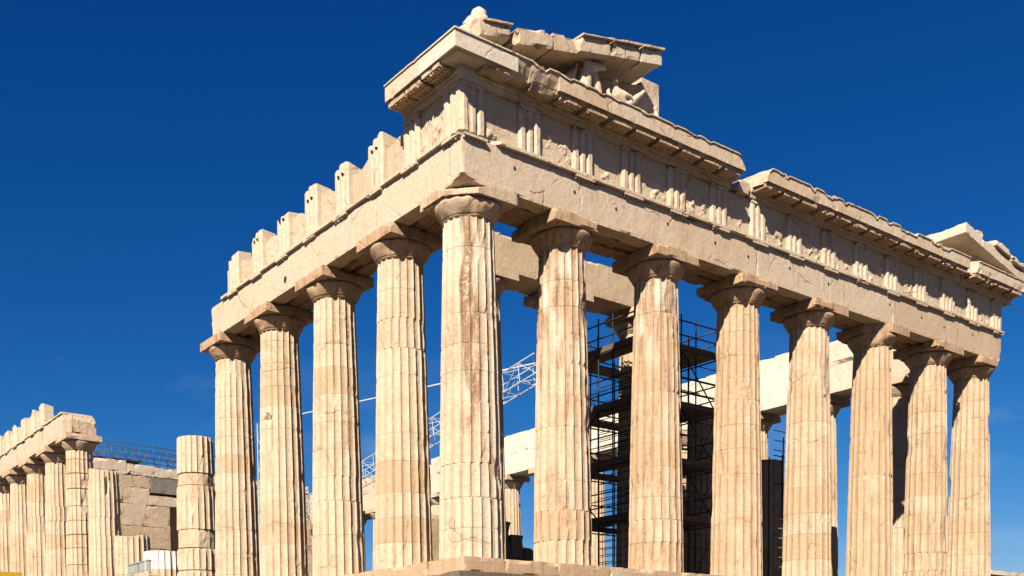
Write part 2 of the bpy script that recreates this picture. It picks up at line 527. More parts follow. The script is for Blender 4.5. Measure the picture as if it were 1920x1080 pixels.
# ------------------------------------------------------------------ stepped platform
def platform():
    root = thing('temple_platform', 'stepped marble platform carrying the whole colonnade', 'platform', (-33, 14.4, -2.0))
    X1, X0, Y0, Y1 = 1.02, SX[-1]-1.02, -1.02, YN+1.02
    # outer ring of stylobate slabs along the two faces the camera looks at
    y = Y0; k = 0
    rng = random.Random(5)
    while y < Y1-0.5:
        L = min(Y1-y, 2.15 if k else 1.5)
        bt = ()
        if k == 1: bt = (((X1-0.02, y+0.05, ZB-0.02), (0.8, -0.5, 0.6)),)
        block('stylobate_slab', (X1-1.9, y+0.004, ZB-0.50), (X1, y+L-0.004, ZB), M_COL, root, 0.12, 0.012, 0.09, 0.53, 400+k, (0, 0.45+0.35*rng.random(), 0.25*rng.random()), bt)
        y += L; k += 1
    x = X1-1.9; k = 0
    while x > X0+0.5:
        L = min(x-X0, 2.146)
        block('stylobate_slab', (x-L+0.004, Y0, ZB-0.50), (x-0.004, Y0+1.9, ZB), M_COL, root, 0.14 if k < 8 else 0.5, 0.012, 0.08, 0.54, 450+k, (0, 0.35+0.3*rng.random(), 0.1), ())
        x -= L; k += 1
    b = MB()
    V, F = boxvf((X0, Y0+1.905, ZB-0.50), (X1-1.905, Y1, ZB-0.01)); b.add(V, F)
    b.build('pavement', M_PAVE, root)
    for i, (d, z0, z1) in enumerate(((0.70, ZB-1.02, ZB-0.504), (1.40, ZB-1.54, ZB-1.024))):
        block('step', (X0-d, Y0-d, z0), (X1+d, Y1+d, z1), M_PAVE, root, 0.5, 0.015, 0.05, 0.5, 480+i, (0, 0.6, 0.1))
    block('foundation', (X0-2.0, Y0-2.0, -7.5), (X1+2.0, Y1+2.0, ZB-1.544), M_WALL, root, 0.8, 0.03, 0.1, 0.5, 490)
platform()

# ------------------------------------------------------------------ front columns
ordn = ['second', 'third', 'fourth', 'fifth', 'sixth', 'seventh']
GE = 'columns of the long front on the right'
GS = 'standing columns of the left flank'
zc = ZA
def corner_stain(th, z):
    a = np.abs((th+R(38)+np.pi) % (2*np.pi)-np.pi)
    up_ = min(1, max(0, (z-3.2)/1.5))
    q_ = np.stack([np.cos(th)*3.2, np.sin(th)*3.2, np.full(len(th), z*0.9)], 1)
    b_ = (1.7*np.exp(-(a/R(26))**2)*up_)*np.clip((fbm(q_, 606, 4)-0.30)*2.6, 0, 1.15)+0.10
    w_ = 0.16*min(1, max(0, (z-6.8)/1.5))+0.02
    return b_, w_*np.clip(1-b_, 0, 1)
def lime(th, z):
    q_ = np.stack([np.cos(th)*2.2, np.sin(th)*2.2, np.full(len(th), z*1.1)], 1)
    h_ = min(1, max(0, (z-5.8)/2.0))
    return np.full(len(th), 0.35+0.25*h_), 0.45*h_*np.clip((fbm(q_, 818, 4)-0.48)*5, 0, 1)
# corner column: brown streaked, with its outer capital corner broken away
column(0, 0, 'near corner column, thickest in view, streaked brown, its capital broken off at the corner', 11, None,
       r0=0.972, r1=0.755, dmg=0.75, stain_fn=corner_stain, tone0=0.36, step=0.10,
       capkw=dict(rneck=0.755, bites=(((0.72, -0.72, 10.1), (1, -1, 0)), ((0.42, -0.42, ZA), (0.32, -0.32, 1))), tone=(0.0, 0.45, 0.35), res=0.07, chip=0.12))
dm = {1: 0.62, 2: 0.72, 3: 0.6, 4: 0.7, 5: 0.55, 6: 0.6, 7: 0.7}
for i in range(1, 8):
    y = EY[i]
    lab = {1: 'front column directly right of the near corner column, capital block chipped at its end',
           2: 'front column standing before the scaffold tower, pale rough patch below its neck',
           3: 'front column just right of the scaffold tower',
           4: 'fifth front column from the near corner, in front of the white rear beam end',
           5: 'sixth front column from the near corner, its capital block broken at the near corner',
           6: 'last but one column of the front, patched brown at mid height',
           7: 'column at the far right end of the front, its capital corner broken off'}[i]
    bt = ()
    half = 1.05
    dy = (0, 0)
    if i == 1: dy = (-0.14, -0.44)
    if i == 5: bt = (((0.75, y-0.55, ZA-0.1), (0.9, -0.9, -0.25)),)
    if i == 7: bt = (((0.85, y+0.55, ZA-0.1), (0.7, 1.0, -0.5)),)
    column(0, y, lab, 20+i, GE if i < 7 else GE, dmg=dm[i], stain=(0.42, 0.45, 0.22, 0.12, 0.25, 0.35, 0.15)[i-1], tone0=(0.46, 0.52, 0.58, 0.48, 0.60, 0.52, 0.56)[i-1],
           stain_fn=lime if i in (1, 2) else None, step=0.10 if i < 4 else 0.14,
           r0=0.972 if i == 7 else 0.9525,
           capkw=dict(half=half, bites=bt, tone=(0, 0.85, 0.5), lo_dy=dy[0], hi_dy=dy[1], res=0.09))  # brown patina deepened to paint in shade under the beam
for i in range(1, 5):
    lab = {1: 'flank column directly left of the near corner column, thin dark joint near its top',
           2: 'third flank column from the near corner, its lowest drum turned out of line',
           3: 'fourth flank column from the near corner, with a dark gash at mid height',
           4: 'flank column under the left broken end of the beam'}[i]
    kw = {}
    if i == 3: kw = dict(gash=(-70, 6.27, 17, 0.10, 0.16))
    if i == 2: kw = dict(joints=[ZB, 1.35, 2.55, 3.4, 4.35, 5.3, 6.25, 7.2, 8.0, 8.85, 9.60])
    column(SX[i], 0, lab, 40+i, GS, dmg=0.5, stain=0.08, tone0=0.36, step=0.12,
           capkw=dict(half=1.03, tone=(0, 0.75, 0.5), res=0.1, chip=0.06), **kw)  # flank capitals: weathered brown plus some painted shade in the tone

# fallen-in middle of the flank: stumps
GST = 'broken column stumps of the left flank'
column(SX[5], 0, 'tall broken stump next to the last tall flank column, cracked across at two joints', 61, GST, z1=7.22, cap=False, dmg=0.9, tone0=0.38, joints=[ZB, 1.2, 2.2, 3.05, 5.0, 5.55, 7.22], broken=False, jdeep=0.09, jfrac=0.7, worn=(2, 4), jw=0.03)
column(SX[6], 0, 'short stump topped with one bright white new drum', 62, GST, z1=2.5, cap=False, dmg=0.35, tone0=0.4, joints=[ZB, 0.75, 1.62, 2.5], white=(2,))
column(SX[7], 0, 'short honey coloured stump behind two grey boxes', 63, GST, z1=3.8, cap=False, dmg=0.6, tone0=0.42, joints=[ZB, 0.8, 1.7, 2.75, 3.8], broken=True)
column(SX[8], 0, 'tall stump with a dark gash, standing by the column that ends the far beam', 64, GST, z1=7.9, cap=False, dmg=0.75, tone0=0.40, broken=True, gash=(-8, 6.95, 9, 0.45, 0.18), step=0.1)
far = ['far flank column carrying the right end of the far beam, its joints cracked dark',
       'far flank column, second under the far beam from its right end',
       'far flank column, third under the far beam from its right end',
       'far flank column, fourth under the far beam from its right end',
       'far flank column at the left edge of the photo']
for i in range(9, 14):
    column(SX[i], 0, far[i-9], 70+i, 'columns under the far flank beam', dmg=0.95 if i == 9 else 0.5, jdeep=0.09 if i == 9 else 0.012, jw=0.035 if i == 9 else 0.011, jfrac=0.75 if i == 9 else 0.4, tone0=0.42, step=0.2, per=5,
           capkw=dict(tone=(0, 0.5, 0.1), res=0.2, chip=0.05))

# the other long side, seen through the gaps
ofl = {1: 'rear side column left of the last but one front column, half in shadow',
       2: 'rear side column whose capital shows right of the fifth front column',
       3: 'rear side column whose capital shows right of the fourth front column',
       8: 'slim far rear column showing between the near corner column and its right neighbour',
       12: 'farthest rear side column, showing between the second and third flank columns',
       6: 'pale rear side column seen through the scaffold left of the third front column',
       10: 'grey rear side column peeking out left of the near corner column'}
for i in range(1, 17):
    lab = ofl.get(i, 'rear side column almost hidden behind the front columns')
    column(SX[i], YN, lab, 120+i, 'columns of the rear side', dmg=0.45, tone0=0.42, step=0.3, per=4, white=(1, 2) if i in (5, 6) else (),
           capkw=dict(tone=(0, 0.45, 0.1), res=0.25, chip=0.05))

# ------------------------------------------------------------------ entablature
def fnE(p, q, a): return (p, a, q)             # front: profile x,z swept along y
def fnS(p, q, a): return (a, -p, q)            # flank: profile outward = -y, swept along x (reversed)

def triglyph_prof(w, face, back):
    """plan outline of a triglyph: two glyphs and two half glyphs"""
    g = 0.075
    u = w/6.0
    pts = [(-w/2, back), (-w/2, face-g)]
    pts += [(-w/2+u*0.5, face), (-w/2+u*1.4, face), (-w/2+u*1.95, face-g), (-w/2+u*2.05, face-g), (-w/2+u*2.6, face), (w/2-u*2.6, face)]
    pts += [(w/2-u*2.05, face-g), (w/2-u*1.95, face-g), (w/2-u*1.4, face), (w/2-u*0.5, face), (w/2, face-g), (w/2, back)]
    return pts

def triglyph(c, out, root, seed, w=0.845, zt=ZG, z0=ZF, head=True, tone=(0, 0.42, 0.0), top_chip=0.0, back=0.45, face=0.925, slope=0.0):
    """out='E': faces +x at y=c ; 'S': faces -y at x=c"""
    pr = triglyph_prof(w, face, back)
    zs = np.linspace(z0+0.004, zt-(0.13 if head else 0.0), 9)
    k = len(pr); V = []
    for z in zs:
        P = np.array([(face_, c+u, z) if out == 'E' else (c-u, -face_, z) for u, face_ in pr])
        V.append(P)
    V = np.vstack(V)
    F = []
    for i in range(len(zs)-1):
        for j in range(k):
            F.append((i*k+j, (i+1)*k+j, (i+1)*k+(j+1) % k, i*k+(j+1) % k))
    n = len(zs)
    F.append(tuple(range(k))); F.append(tuple(range((n-1)*k, n*k))[::-1])
    V = V+np.stack([fbm(V*3.3+i*9, seed+i)-0.5 for i in range(3)], 1)*0.035
    if not head:
        t = V[:, 2] > zt-0.2
        V[t, 2] -= np.clip(fbm(V[t]*2.2, seed+8)-0.42, 0, 1)*top_chip
        if slope: V[t, 2] -= np.clip((c-V[t, 0])/w+0.12, 0, 1)*slope*1.6
    b = MB(); b.add(V, F, tone)
    if head:
        if out == 'E': lo, hi = (back, c-w/2, zt-0.128), (face+0.015, c+w/2, zt-0.003)
        else: lo, hi = (c-w/2, -face-0.015, zt-0.128), (c+w/2, -back, zt-0.003)
        V, F, G, n_ = gridbox(lo, hi, 0.12); V = rough(V, lo, hi, 0.006, 0.05, 0.5, 2.5, seed)
        b.add(V, F.tolist(), tone)
    return b.build('triglyph', M_ENT, root)

def regula(c, out, root, seed, w=0.845, broken=0.0):
    rng = random.Random(seed)
    b = MB()
    z1 = ZF-0.105; z0 = z1-0.075
    f0, f1 = AF-0.05, AF+0.125
    if out == 'E': lo, hi = (f0, c-w/2, z0), (f1, c+w/2, z1)
    else: lo, hi = (c-w/2, -f1, z0), (c+w/2, -f0, z1)
    V, F, G, n = gridbox(lo, hi, 0.07); V = rough(V, lo, hi, 0.004, 0.03, 0.58, 3, seed)
    b.add(V, F.tolist(), (0, 0.4, 0.1))
    for i in range(6):
        if rng.random() < 0.2+broken: continue
        u = c-w/2+w*(i+0.5)/6
        cx, cy = (AF+0.03, u) if out == 'E' else (u, -AF-0.03)
        V, F = tube([(cx, cy, z0+0.01), (cx, cy, z0-0.045)], [0.035, 0.042], 8)
        b.add(V, F, (0, 0.4, 0.1))
    b.build('regula', M_ENT, root)

def metope(c0, c1, out, root, seed, z0=ZF, zt=ZG, plane=0.80, relief=0.13, tone=(0, 0.45, 0.0), ragged=0.0, back=0.45, thr=0.56):
    c0, c1 = min(c0, c1)+0.003, max(c0, c1)-0.003
    nu = max(4, int((c1-c0)/0.055)); nz = max(4, int((zt-z0)/0.055))
    U, Z = np.meshgrid(np.linspace(c0, c1, nu+1), np.linspace(z0+0.004, zt-0.004, nz+1), indexing='ij')
    P = np.stack([U.ravel(), np.full(U.size, seed*1.7), Z.ravel()], 1)
    n = fbm(P*np.array([3.6, 1, 3.0]), seed, 3)
    lump = np.clip((n-thr)*6, 0, 1)*relief
    edge = np.minimum(np.minimum(U.ravel()-c0, c1-U.ravel())/0.18, np.minimum(Z.ravel()-z0, zt-Z.ravel()+0.1)/0.10).clip(0, 1)
    low = np.clip(1.25-(Z.ravel()-z0)/(zt-z0)*0.9, 0, 1)
    w = plane+lump*edge*low+(fbm(P*6, seed+3)-0.5)*0.02
    zz = Z.ravel().copy()
    if ragged:
        top = np.clip((fbm(np.stack([U.ravel()*1.4, U.ravel()*0+seed, U.ravel()*0], 1), seed+9, 3)-0.25), 0, 1)*ragged
        zz = z0+0.004+(zz-z0-0.004)*(1-top/(zt-z0))
    if out == 'E': Vf = np.stack([w, U.ravel(), zz], 1); Vb = np.stack([np.full(U.size, back), U.ravel(), zz], 1)
    else: Vf = np.stack([U.ravel(), -w, zz], 1); Vb = np.stack([U.ravel(), np.full(U.size, -back), zz], 1)
    idx = np.arange(U.size).reshape(nu+1, nz+1); m_ = U.size
    q = np.stack([idx[:-1, :-1], idx[1:, :-1], idx[1:, 1:], idx[:-1, 1:]], -1).reshape(-1, 4).tolist()
    F = [tuple(f) for f in q]+[tuple(i+m_ for i in f[::-1]) for f in q]
    def strip(a):
        for i in range(len(a)-1): F.append((a[i], a[i]+m_, a[i+1]+m_, a[i+1]))
    strip(idx[:, 0].tolist()); strip(idx[::-1, -1].tolist()); strip(idx[0, ::-1].tolist()); strip(idx[-1, :].tolist())
    if out != 'E': pass
    mesh_obj('metope', np.vstack([Vf, Vb]), F, M_ENT, root, tone)

PROF_G = [(0.45, ZG+0.004), (0.955, ZG+0.004), (0.965, ZG+0.17), (1.02, ZG+0.185), (1.03, ZG+0.33), (1.46, ZG+0.30), (1.50, ZG+0.375), (1.60, ZG+0.36), (1.60, ZG+0.80), (1.64, ZG+0.805), (1.64, ZG+0.845), (1.45, ZG+0.86), (0.45, ZG+0.88)]

def geison(a0, a1, out, root, seed, tone=(0, 0.42, 0.05), top=0.10, prof=None, ends=0.0, bites=(), mutule=True, mut_skip=False, drop=0.0):
    """one cornice block with its mutule hanging below"""
    pr = np.array(prof or PROF_G)
    # subdivide profile edges so the weathering has something to act on
    pts = []
    for i in range(len(pr)):
        p, q = pr[i], pr[(i+1) % len(pr)]
        m_ = max(1, int(np.linalg.norm(q-p)/0.16))
        for j in range(m_): pts.append(p+(q-p)*j/m_)
    fn = fnE if out == 'E' else fnS
    lo, hi = min(a0, a1)+0.004, max(a0, a1)-0.004
    ns = max(3, int((hi-lo)/0.12))
    V, F = extrude(pts, lo, hi, fn, ns)
    if out != 'E': pass
    P = V.copy()
    outw = P[:, 0] if out == 'E' else -P[:, 1]
    zz = P[:, 2]
    # broken top arris and lip
    e = np.clip((fbm(P*3.1, 4, 3)-0.56)*9, 0, 1)*(0.4+0.6*vnoise(P*9, 5))
    selt = zz > ZG+0.74
    V[selt, 2] -= (e*top)[selt]*1.2
    lip = (outw > 1.45) & (zz < ZG+0.50)
    e2 = np.clip((fbm(P*1.9, seed+14)-0.60)*4, 0, 1)*0.10
    if out == 'E': V[lip, 0] -= e2[lip]
    else: V[lip, 1] += e2[lip]
    V += np.stack([fbm(P*3.3+i*9, seed+i)-0.5 for i in range(3)], 1)*0.022
    for p, nn in bites: V = bite(V, p, nn, 0.05, seed)
    if drop: V[:, 2] -= drop
    g = mesh_obj('cornice_block', V, F, M_ENT, root, tone)
    if mutule and not mut_skip:
        c = (lo+hi)/2; w = min(0.845, hi-lo)
        b = MB()
        l0, h0 = (1.05, c-w/2, ZG+0.175), (1.53, c+w/2, ZG+0.315)
        if out != 'E': l0, h0 = (c-w/2, -1.53, ZG+0.175), (c+w/2, -1.05, ZG+0.315)
        V2, F2, G, n = gridbox(l0, h0, 0.10); V2 = rough(V2, l0, h0, 0.005, 0.05, 0.57, 2.5, seed+2)
        for p, nn in bites: V2 = bite(V2, p, nn, 0.05, seed)
        b.add(V2, F2.tolist(), (0, 0.85, 0.7))  # mutules browner than their block: cornice shade painted into the crust tone
        rng = random.Random(seed)
        for iu in range(6):
            for iv in range(3):
                if rng.random() < (0.75 if out == 'E' else 0.2) or bites: continue
                u = c-w/2+w*(iu+0.5)/6; v = 1.05+0.505*(iv+0.5)/3
                cx, cy = (v, u) if out == 'E' else (u, -v)
                V3, F3 = tube([(cx, cy, ZG+0.20), (cx, cy, ZG+0.145)], [0.032, 0.038], 6)
                b.add(V3, F3, (0, 0.7, 0.3))
        mo = b.build('mutule', M_ENT, g)
        if drop: mo.location.z -= drop
    return g

# ---- front
E = thing('front_entablature', 'beam, triglyph frieze and overhanging cornice resting on the long front on the right', 'entablature', (0, 14.4, ZA))
rng = random.Random(3)
yb = [-AF]+EY[1:-1]+[YN+AF]
TW = (0, 0.42, 0.02)
for i in range(7):
    y0, y1 = yb[i], yb[i+1]
    bt = []
    if i == 0: bt = [((AF, -AF, ZA+0.20), (1, -1, -3.2)), ((0.862, -0.862, ZA+0.45), (1, -1, -0.1))]
    if i == 2: bt = [((0.86, y1-0.02, ZF-0.25), (0.75, 0.9, 0.45))]
    tn = (0, 0.25+0.5*rng.random(), 0.18*rng.random())
    block('architrave_block', (0.31, y0+0.006, ZA), (AF, y1-0.006, ZF-0.11), M_ENT, E, 0.09, 0.009, 0.05, 0.57, 200+i, tn, bt)
    block('architrave_block', (-0.27, max(y0, -0.3)+0.006, ZA+0.02*(i % 2)), (0.285, y1-0.006, ZF-0.10), M_ENT, E, 0.16, 0.02, 0.14, 0.50, 210+i, (0, 1.0, 1.2))  # middle slab: soffit shade painted in along with the brown crust
    block('architrave_block', (-AF, max(y0, -0.28)+0.006, ZA+0.03*((i+1) % 2)), (-0.30, y1-0.006, ZF-0.02), M_ENT, E, 0.16, 0.02, 0.12, 0.50, 220+i, (0, 0.9, 1.0))  # inner slab also carries painted soffit shade in its brown tone
    # taenia
    ty0 = y0-(0.06 if i == 0 else 0); ty1 = y1+(0.06 if i == 6 else 0)
    bt2 = []
    if i == 0: bt2 = [((0.80, 0.25, ZF-0.05), (1, -1.2, 0))]
    block('taenia', (0.31, ty0+0.004, ZF-0.107), (AF+0.13, ty1-0.004, ZF), M_ENT, E, 0.07, 0.006, 0.04, 0.60, 230+i, tn, bt2, cs=2.2)
def dowel_shade(p, out, r, root):  # solid dark plug; the shade inside the hole is painted
    b = MB()
    k = 12; th_ = np.arange(k)*2*np.pi/k
    if out == 'E': ring = np.stack([np.full(k, p[0]), p[1]+r*np.cos(th_), p[2]+r*1.2*np.sin(th_)], 1); off = np.array([-0.08, 0, 0])
    else: ring = np.stack([p[0]-r*np.cos(th_), np.full(k, p[1]), p[2]+r*1.3*np.sin(th_)], 1); off = np.array([0, 0.08, 0])
    V = np.vstack([ring, ring+off]); b.add(V, [tuple(range(k)), tuple(range(k, 2*k))[::-1]]+[(j, j+k, (j+1) % k+k, (j+1) % k) for j in range(k)])
    b.build('dowel_hole_shade', M_HOLE_SHADE, root)
SC_ = [-3.70, -5.83, -7.98, -10.12, -12.27]
for i in range(1, 14):
    if i in (9,): continue
    dowel_shade((AF+0.012, -AF+2.18*i-0.25+0.2*((i*7) % 3-1), ZA+0.72+0.06*((i*5) % 3-1)), 'E', 0.045, E)
tc0 = -AF+0.4225; dT = (YN+2*AF-0.845)/14
TC = [tc0+dT*i for i in range(15)]
for i, c in enumerate(TC):
    tb = 0.0
    t = triglyph(c, 'E', E, 300+i, tone=(0, 0.30+0.2*rng.random(), 0))
    if i not in (1,): regula(c, 'E', E, 320+i, broken=0.5 if i > 8 else 0.0)
    if i < 14:
        metope(c+0.4225, TC[i+1]-0.4225, 'E', E, 340+i, relief=0.075, thr=0.57)
# backing of the frieze
block('frieze_backing', (-0.86, -0.3, ZF+0.004), (0.44, YN+AF-0.01, ZG-0.004), M_ENT, E, 0.5, 0.02, 0.05, 0.5, 360, (0, 0.5, 0.1))
# cornice: first run from the corner to the gap
GH = dT/2
y = TC[0]-GH/2
edges = []
k = 0
while True:
    a, b_ = TC[0]-GH/2+GH*k, TC[0]-GH/2+GH*(k+1)
    if a > YN+AF: break
    edges.append((k, a, b_)); k += 1
for k, a, b_ in edges:
    if k < 1 or k in (11,): continue            # corner slab is separate; the cornice is broken through at the eleventh block
    if a > 24.6: continue
    a = max(a, 0.633)
    bt = []; tone = (0, 0.36+0.25*rng.random(), 0.08*rng.random()); tp = 0.07; skip = False
    if k == 1: bt = [((1.50, a, ZG+0.45), (1, 0.1, -0.5))]; skip = True; tp = 0.25
    if k == 2: bt = [((1.50, a+0.3, ZG+0.45), (1, 0.02, -0.45))]; tp = 0.15
    if k == 10: bt = [((1.5, b_-0.16, ZG+0.72), (0.4, 1.0, 0.8))]
    if k == 12: bt = [((1.2, a+0.12, ZG+0.5), (0.1, -1.0, 0.5))]
    if k > 12: tp = 0.16
    geison(a, b_, 'E', E, 380+k, tone, tp, bites=bt, mut_skip=skip)
# broken stump of the missing block
block('cornice_block', (0.45, 11.02, ZG+0.004), (1.02, 11.66, ZG+0.42), M_ENT, E, 0.09, 0.04, 0.2, 0.42, 399, (0, 0.45, 0.2))
# far right end
for k, (a, b_) in enumerate(((26.0, 27.05), (27.05, 28.1), (28.1, 29.15), (29.15, 30.42))):
    bt = []
    if k == 0: bt = [((1.35, a+0.05, ZG+0.4), (0.8, -1.0, 0.1))]
    geison(a, b_, 'E', E, 430+k, (0, 0.3, 0.0), 0.05, bites=bt)

# the rest of the back bed under the lost blocks
block('cornice_block', (0.46, 24.66, ZG+0.004), (0.95, 25.98, ZG+0.52), M_ENT, E, 0.15, 0.03, 0.1, 0.5, 438, (0, 0.45, 0.2))

# ---- near flank
FL = thing('flank_entablature', 'beam and bare triglyphs running left from the near corner, broken off at its left end', 'entablature', (-8, 0, ZA))
xb = [0.30]+SX[1:5]
for i in range(4):
    x1, x0 = xb[i], xb[i+1]
    if i == 3: x0 -= 0.10
    tn = (0, 0.20+0.22*rng.random(), 0.0)
    bt = []
    if i == 3: bt = [((x0+0.05, -AF, ZF-0.15), (-1, -0.1, 0.8))]
    block('architrave_block', (x0+0.006, -AF, ZA), (x1-0.006, -0.31, ZF-0.11), M_ENT, FL, 0.09, 0.008, 0.04, 0.58, 500+i, tn, bt)
    block('architrave_block', (x0+0.006+(0.3 if i == 3 else 0), -0.285, ZA+0.02), (min(x1, -0.3)-0.006, 0.27, ZF-0.1), M_ENT, FL, 0.16, 0.03, 0.16, 0.48, 510+i, (0, 1.0, 1.3))  # middle slab of the flank, underside shade painted into the brown
    block('architrave_block', (x0+0.006+(0.5 if i == 3 else 0), 0.30, ZA), (min(x1, -0.91)-0.006, AF, ZF-0.1), M_ENT, FL, 0.16, 0.02, 0.12, 0.5, 520+i, (0, 0.9, 1.0))  # inner flank slab, crust tone darkened to paint soffit shade
    block('taenia', (x0+0.004+(1.2 if i == 3 else 0), -AF-0.12, ZF-0.107), (x1-0.004, -0.31, ZF), M_ENT, FL, 0.08, 0.006, 0.04, 0.58, 530+i, tn, (), cs=2.2)
for c in SC_:
    for du in (-0.16, 0.10): dowel_shade((c+du, -0.945, 13.0+0.03*du), 'S', 0.032, FL)
dowel_shade((-10.0, -AF-0.012, ZA+0.42), 'S', 0.10, FL)
SC = [AF-0.4225]+[AF-0.4225-2.117*i for i in range(1, 8)]
SC[2] = -3.70; SC[3] = -5.83; SC[4] = -7.98; SC[5] = -10.12; SC[6] = -12.27; SC[7] = -14.42
for i, c in enumerate(SC):
    if i < 2: triglyph(c, 'S', FL, 540+i, tone=(0, 0.15, 0))
    else: triglyph(c, 'S', FL, 540+i, zt=(0, 0, 13.40, 13.36, 13.42, 13.33, 13.36, 13.25)[i], head=False, top_chip=0.7, slope=0.16+0.12*rng.random(), tone=(0, 0.28+0.2*rng.random(), 0), back=0.30, face=0.93)
    regula(c, 'S', FL, 550+i, broken=0.15 if i in (0, 2, 3) else 0.7)
    if i < 7:
        full = i == 0
        metope(SC[i+1]+0.4225, c-0.4225, 'S', FL, 560+i, zt=ZG if full else 13.12-0.03*i, relief=0.05 if i == 0 else 0.03, plane=0.80 if full else 0.70, ragged=0.0 if full else (0.9 if i == 1 else 0.45), back=0.30, tone=(0, 0.4+0.25*rng.random(), 0.05))
metope(-15.28, SC[7]-0.4225, 'S', FL, 570, zt=12.9, relief=0.03, plane=0.76, ragged=0.3, back=0.3)
block('frieze_backing', (-3.2, -0.28, ZF+0.004), (-0.9, 0.5, ZG-0.01), M_ENT, FL, 0.2, 0.03, 0.2, 0.45, 580, (0, 0.5, 0.1))
block('frieze_backing', (-2.1, -0.44, ZF+0.004), (0.44, -0.31, ZG-0.004), M_ENT, FL, 0.3, 0.01, 0.02, 0.6, 581, (0, 0.4, 0.1))
# corner cornice slab: part of the flank return
V = [];
geison(-0.22, -1.0, 'S', FL, 590, (0, 0.1, 0), 0.03)
geison(-1.0, -1.98, 'S', FL, 591, (0, 0.35, 0), 0.06)
def corner_slab():
    """corner block of the cornice, fascia on both faces"""
    outs = PROF_G
    n = 10
    V = []; F = []
    pts = []
    pr = np.array(outs)
    for i in range(len(pr)):
        p, q = pr[i], pr[(i+1) % len(pr)]
        m_ = max(1, int(np.linalg.norm(q-p)/0.2))
        for j in range(m_): pts.append(p+(q-p)*j/m_)
    pts = np.array(pts); k = len(pts)
    path = []
    # from the flank side (x=-0.215) round the corner to y=0.62 on the front
    for x in np.linspace(-0.215, 0.45, 6)[:-1]: path.append(('S', x))
    path.append(('C', 0))
    for y in np.linspace(-0.45, 0.625, 9)[1:]: path.append(('E', y))
    for kind, a in path:
        if kind == 'S': P = np.stack([np.full(k, a), -pts[:, 0], pts[:, 1]], 1)
        elif kind == 'E': P = np.stack([pts[:, 0], np.full(k, a), pts[:, 1]], 1)
        else: P = np.stack([pts[:, 0], -pts[:, 0], pts[:, 1]], 1)
        V.append(P)
    V = np.vstack(V)
    for i in range(len(path)-1):
        for j in range(k): F.append((i*k+j, i*k+(j+1) % k, (i+1)*k+(j+1) % k, (i+1)*k+j))
    F.append(tuple(range(k))[::-1]); n = len(path); F.append(tuple(range((n-1)*k, n*k)))
    V += np.stack([fbm(V*3.3+i*9, 600+i)-0.5 for i in range(3)], 1)*0.016
    V[:, 2] += 0.0
    g = mesh_obj('cornice_block', V, F, M_ENT, E, (0.35, 0.1, 0), label='pale renewed corner block of the cornice')
    lo, hi = (1.05, -0.45, ZG+0.205), (1.555, 0.40, ZG+0.31)
    Vb, Fb, G, nn = gridbox(lo, hi, 0.09); Vb = rough(Vb, lo, hi, 0.01, 0.09, 0.45, 2.5, 77)
    mesh_obj('mutule', Vb, Fb, M_ENT, g, (0, 0.6, 0.3))
    lo, hi = (-0.1, -1.555, ZG+0.205), (0.75, -1.05, ZG+0.31)
    b = MB()
    Vb, Fb, G, nn = gridbox(lo, hi, 0.09); Vb = rough(Vb, lo, hi, 0.006, 0.05, 0.5, 2.5, 78); b.add(Vb, Fb.tolist(), (0, 0.6, 0.3))
    for iu in range(6):
        for iv in range(3):
            V3, F3 = tube([(-0.1+0.845*(iu+0.5)/6, -1.05-0.505*(iv+0.5)/3, ZG+0.22), (-0.1+0.845*(iu+0.5)/6, -1.05-0.505*(iv+0.5)/3, ZG+0.16)], [0.032, 0.038], 6)
            b.add(V3, F3, (0, 0.7, 0.3))
    b.build('mutule', M_ENT, g)
corner_slab()

# ---- far flank
FF = thing('flank_entablature', 'far beam with worn triglyphs at the left edge of the photo, over cracked columns', 'entablature', (SX[11], 0, ZA))
for i in range(9, 14):
    x1, x0 = SX[i], SX[i+1]
    if i == 9: x1 += 0.0
    block('architrave_block', (x0+0.006, -AF, ZA), (x1-0.006, -0.31, ZF-0.11), M_ENT, FF, 0.2, 0.012, 0.06, 0.55, 620+i, (0, 0.3+0.2*rng.random(), 0))
    block('architrave_block', (x0+0.006, -0.28, ZA), (x1-0.3, AF, ZF-0.11), M_ENT, FF, 0.3, 0.02, 0.1, 0.5, 630+i, (0, 0.6, 0.2))
    block('taenia', (x0+0.004, -AF-0.075, ZF-0.107), (x1-0.004, -0.31, ZF), M_ENT, FF, 0.15, 0.01, 0.06, 0.52, 640+i, (0, 0.4, 0))
    for j in (0, 1):
        if i == 9: continue
        c = x1-2.1455*j-(0.30 if (i == 9 and j == 0) else 0)
        if True:
            triglyph(c, 'S', FF, 650+i*2+j, zt=13.12, head=False, top_chip=0.9, slope=0.2*rng.random(), tone=(0, 0.4, 0), back=0.3)
            regula(c, 'S', FF, 670+i*2+j, broken=0.6)
        metope(c-2.1455+0.42, c-0.4225, 'S', FF, 690+i*2+j, zt=12.95, relief=0.03, plane=0.75, ragged=0.5 if i > 9 or j else 1.6, back=0.3)
block('architrave_block', (SX[9]-0.2, -0.62, ZA), (SX[9]+0.85, 0.75, ZF-0.12), M_ENT, FF, 0.10, 0.05, 0.25, 0.40, 715, (0, 0.55, 0.5), (((SX[9]+0.55, 0, ZF-0.2), (1, 0.1, 0.8)), ((SX[9]+0.1, 0, ZF-0.16), (-0.5, 0, 1.0))))

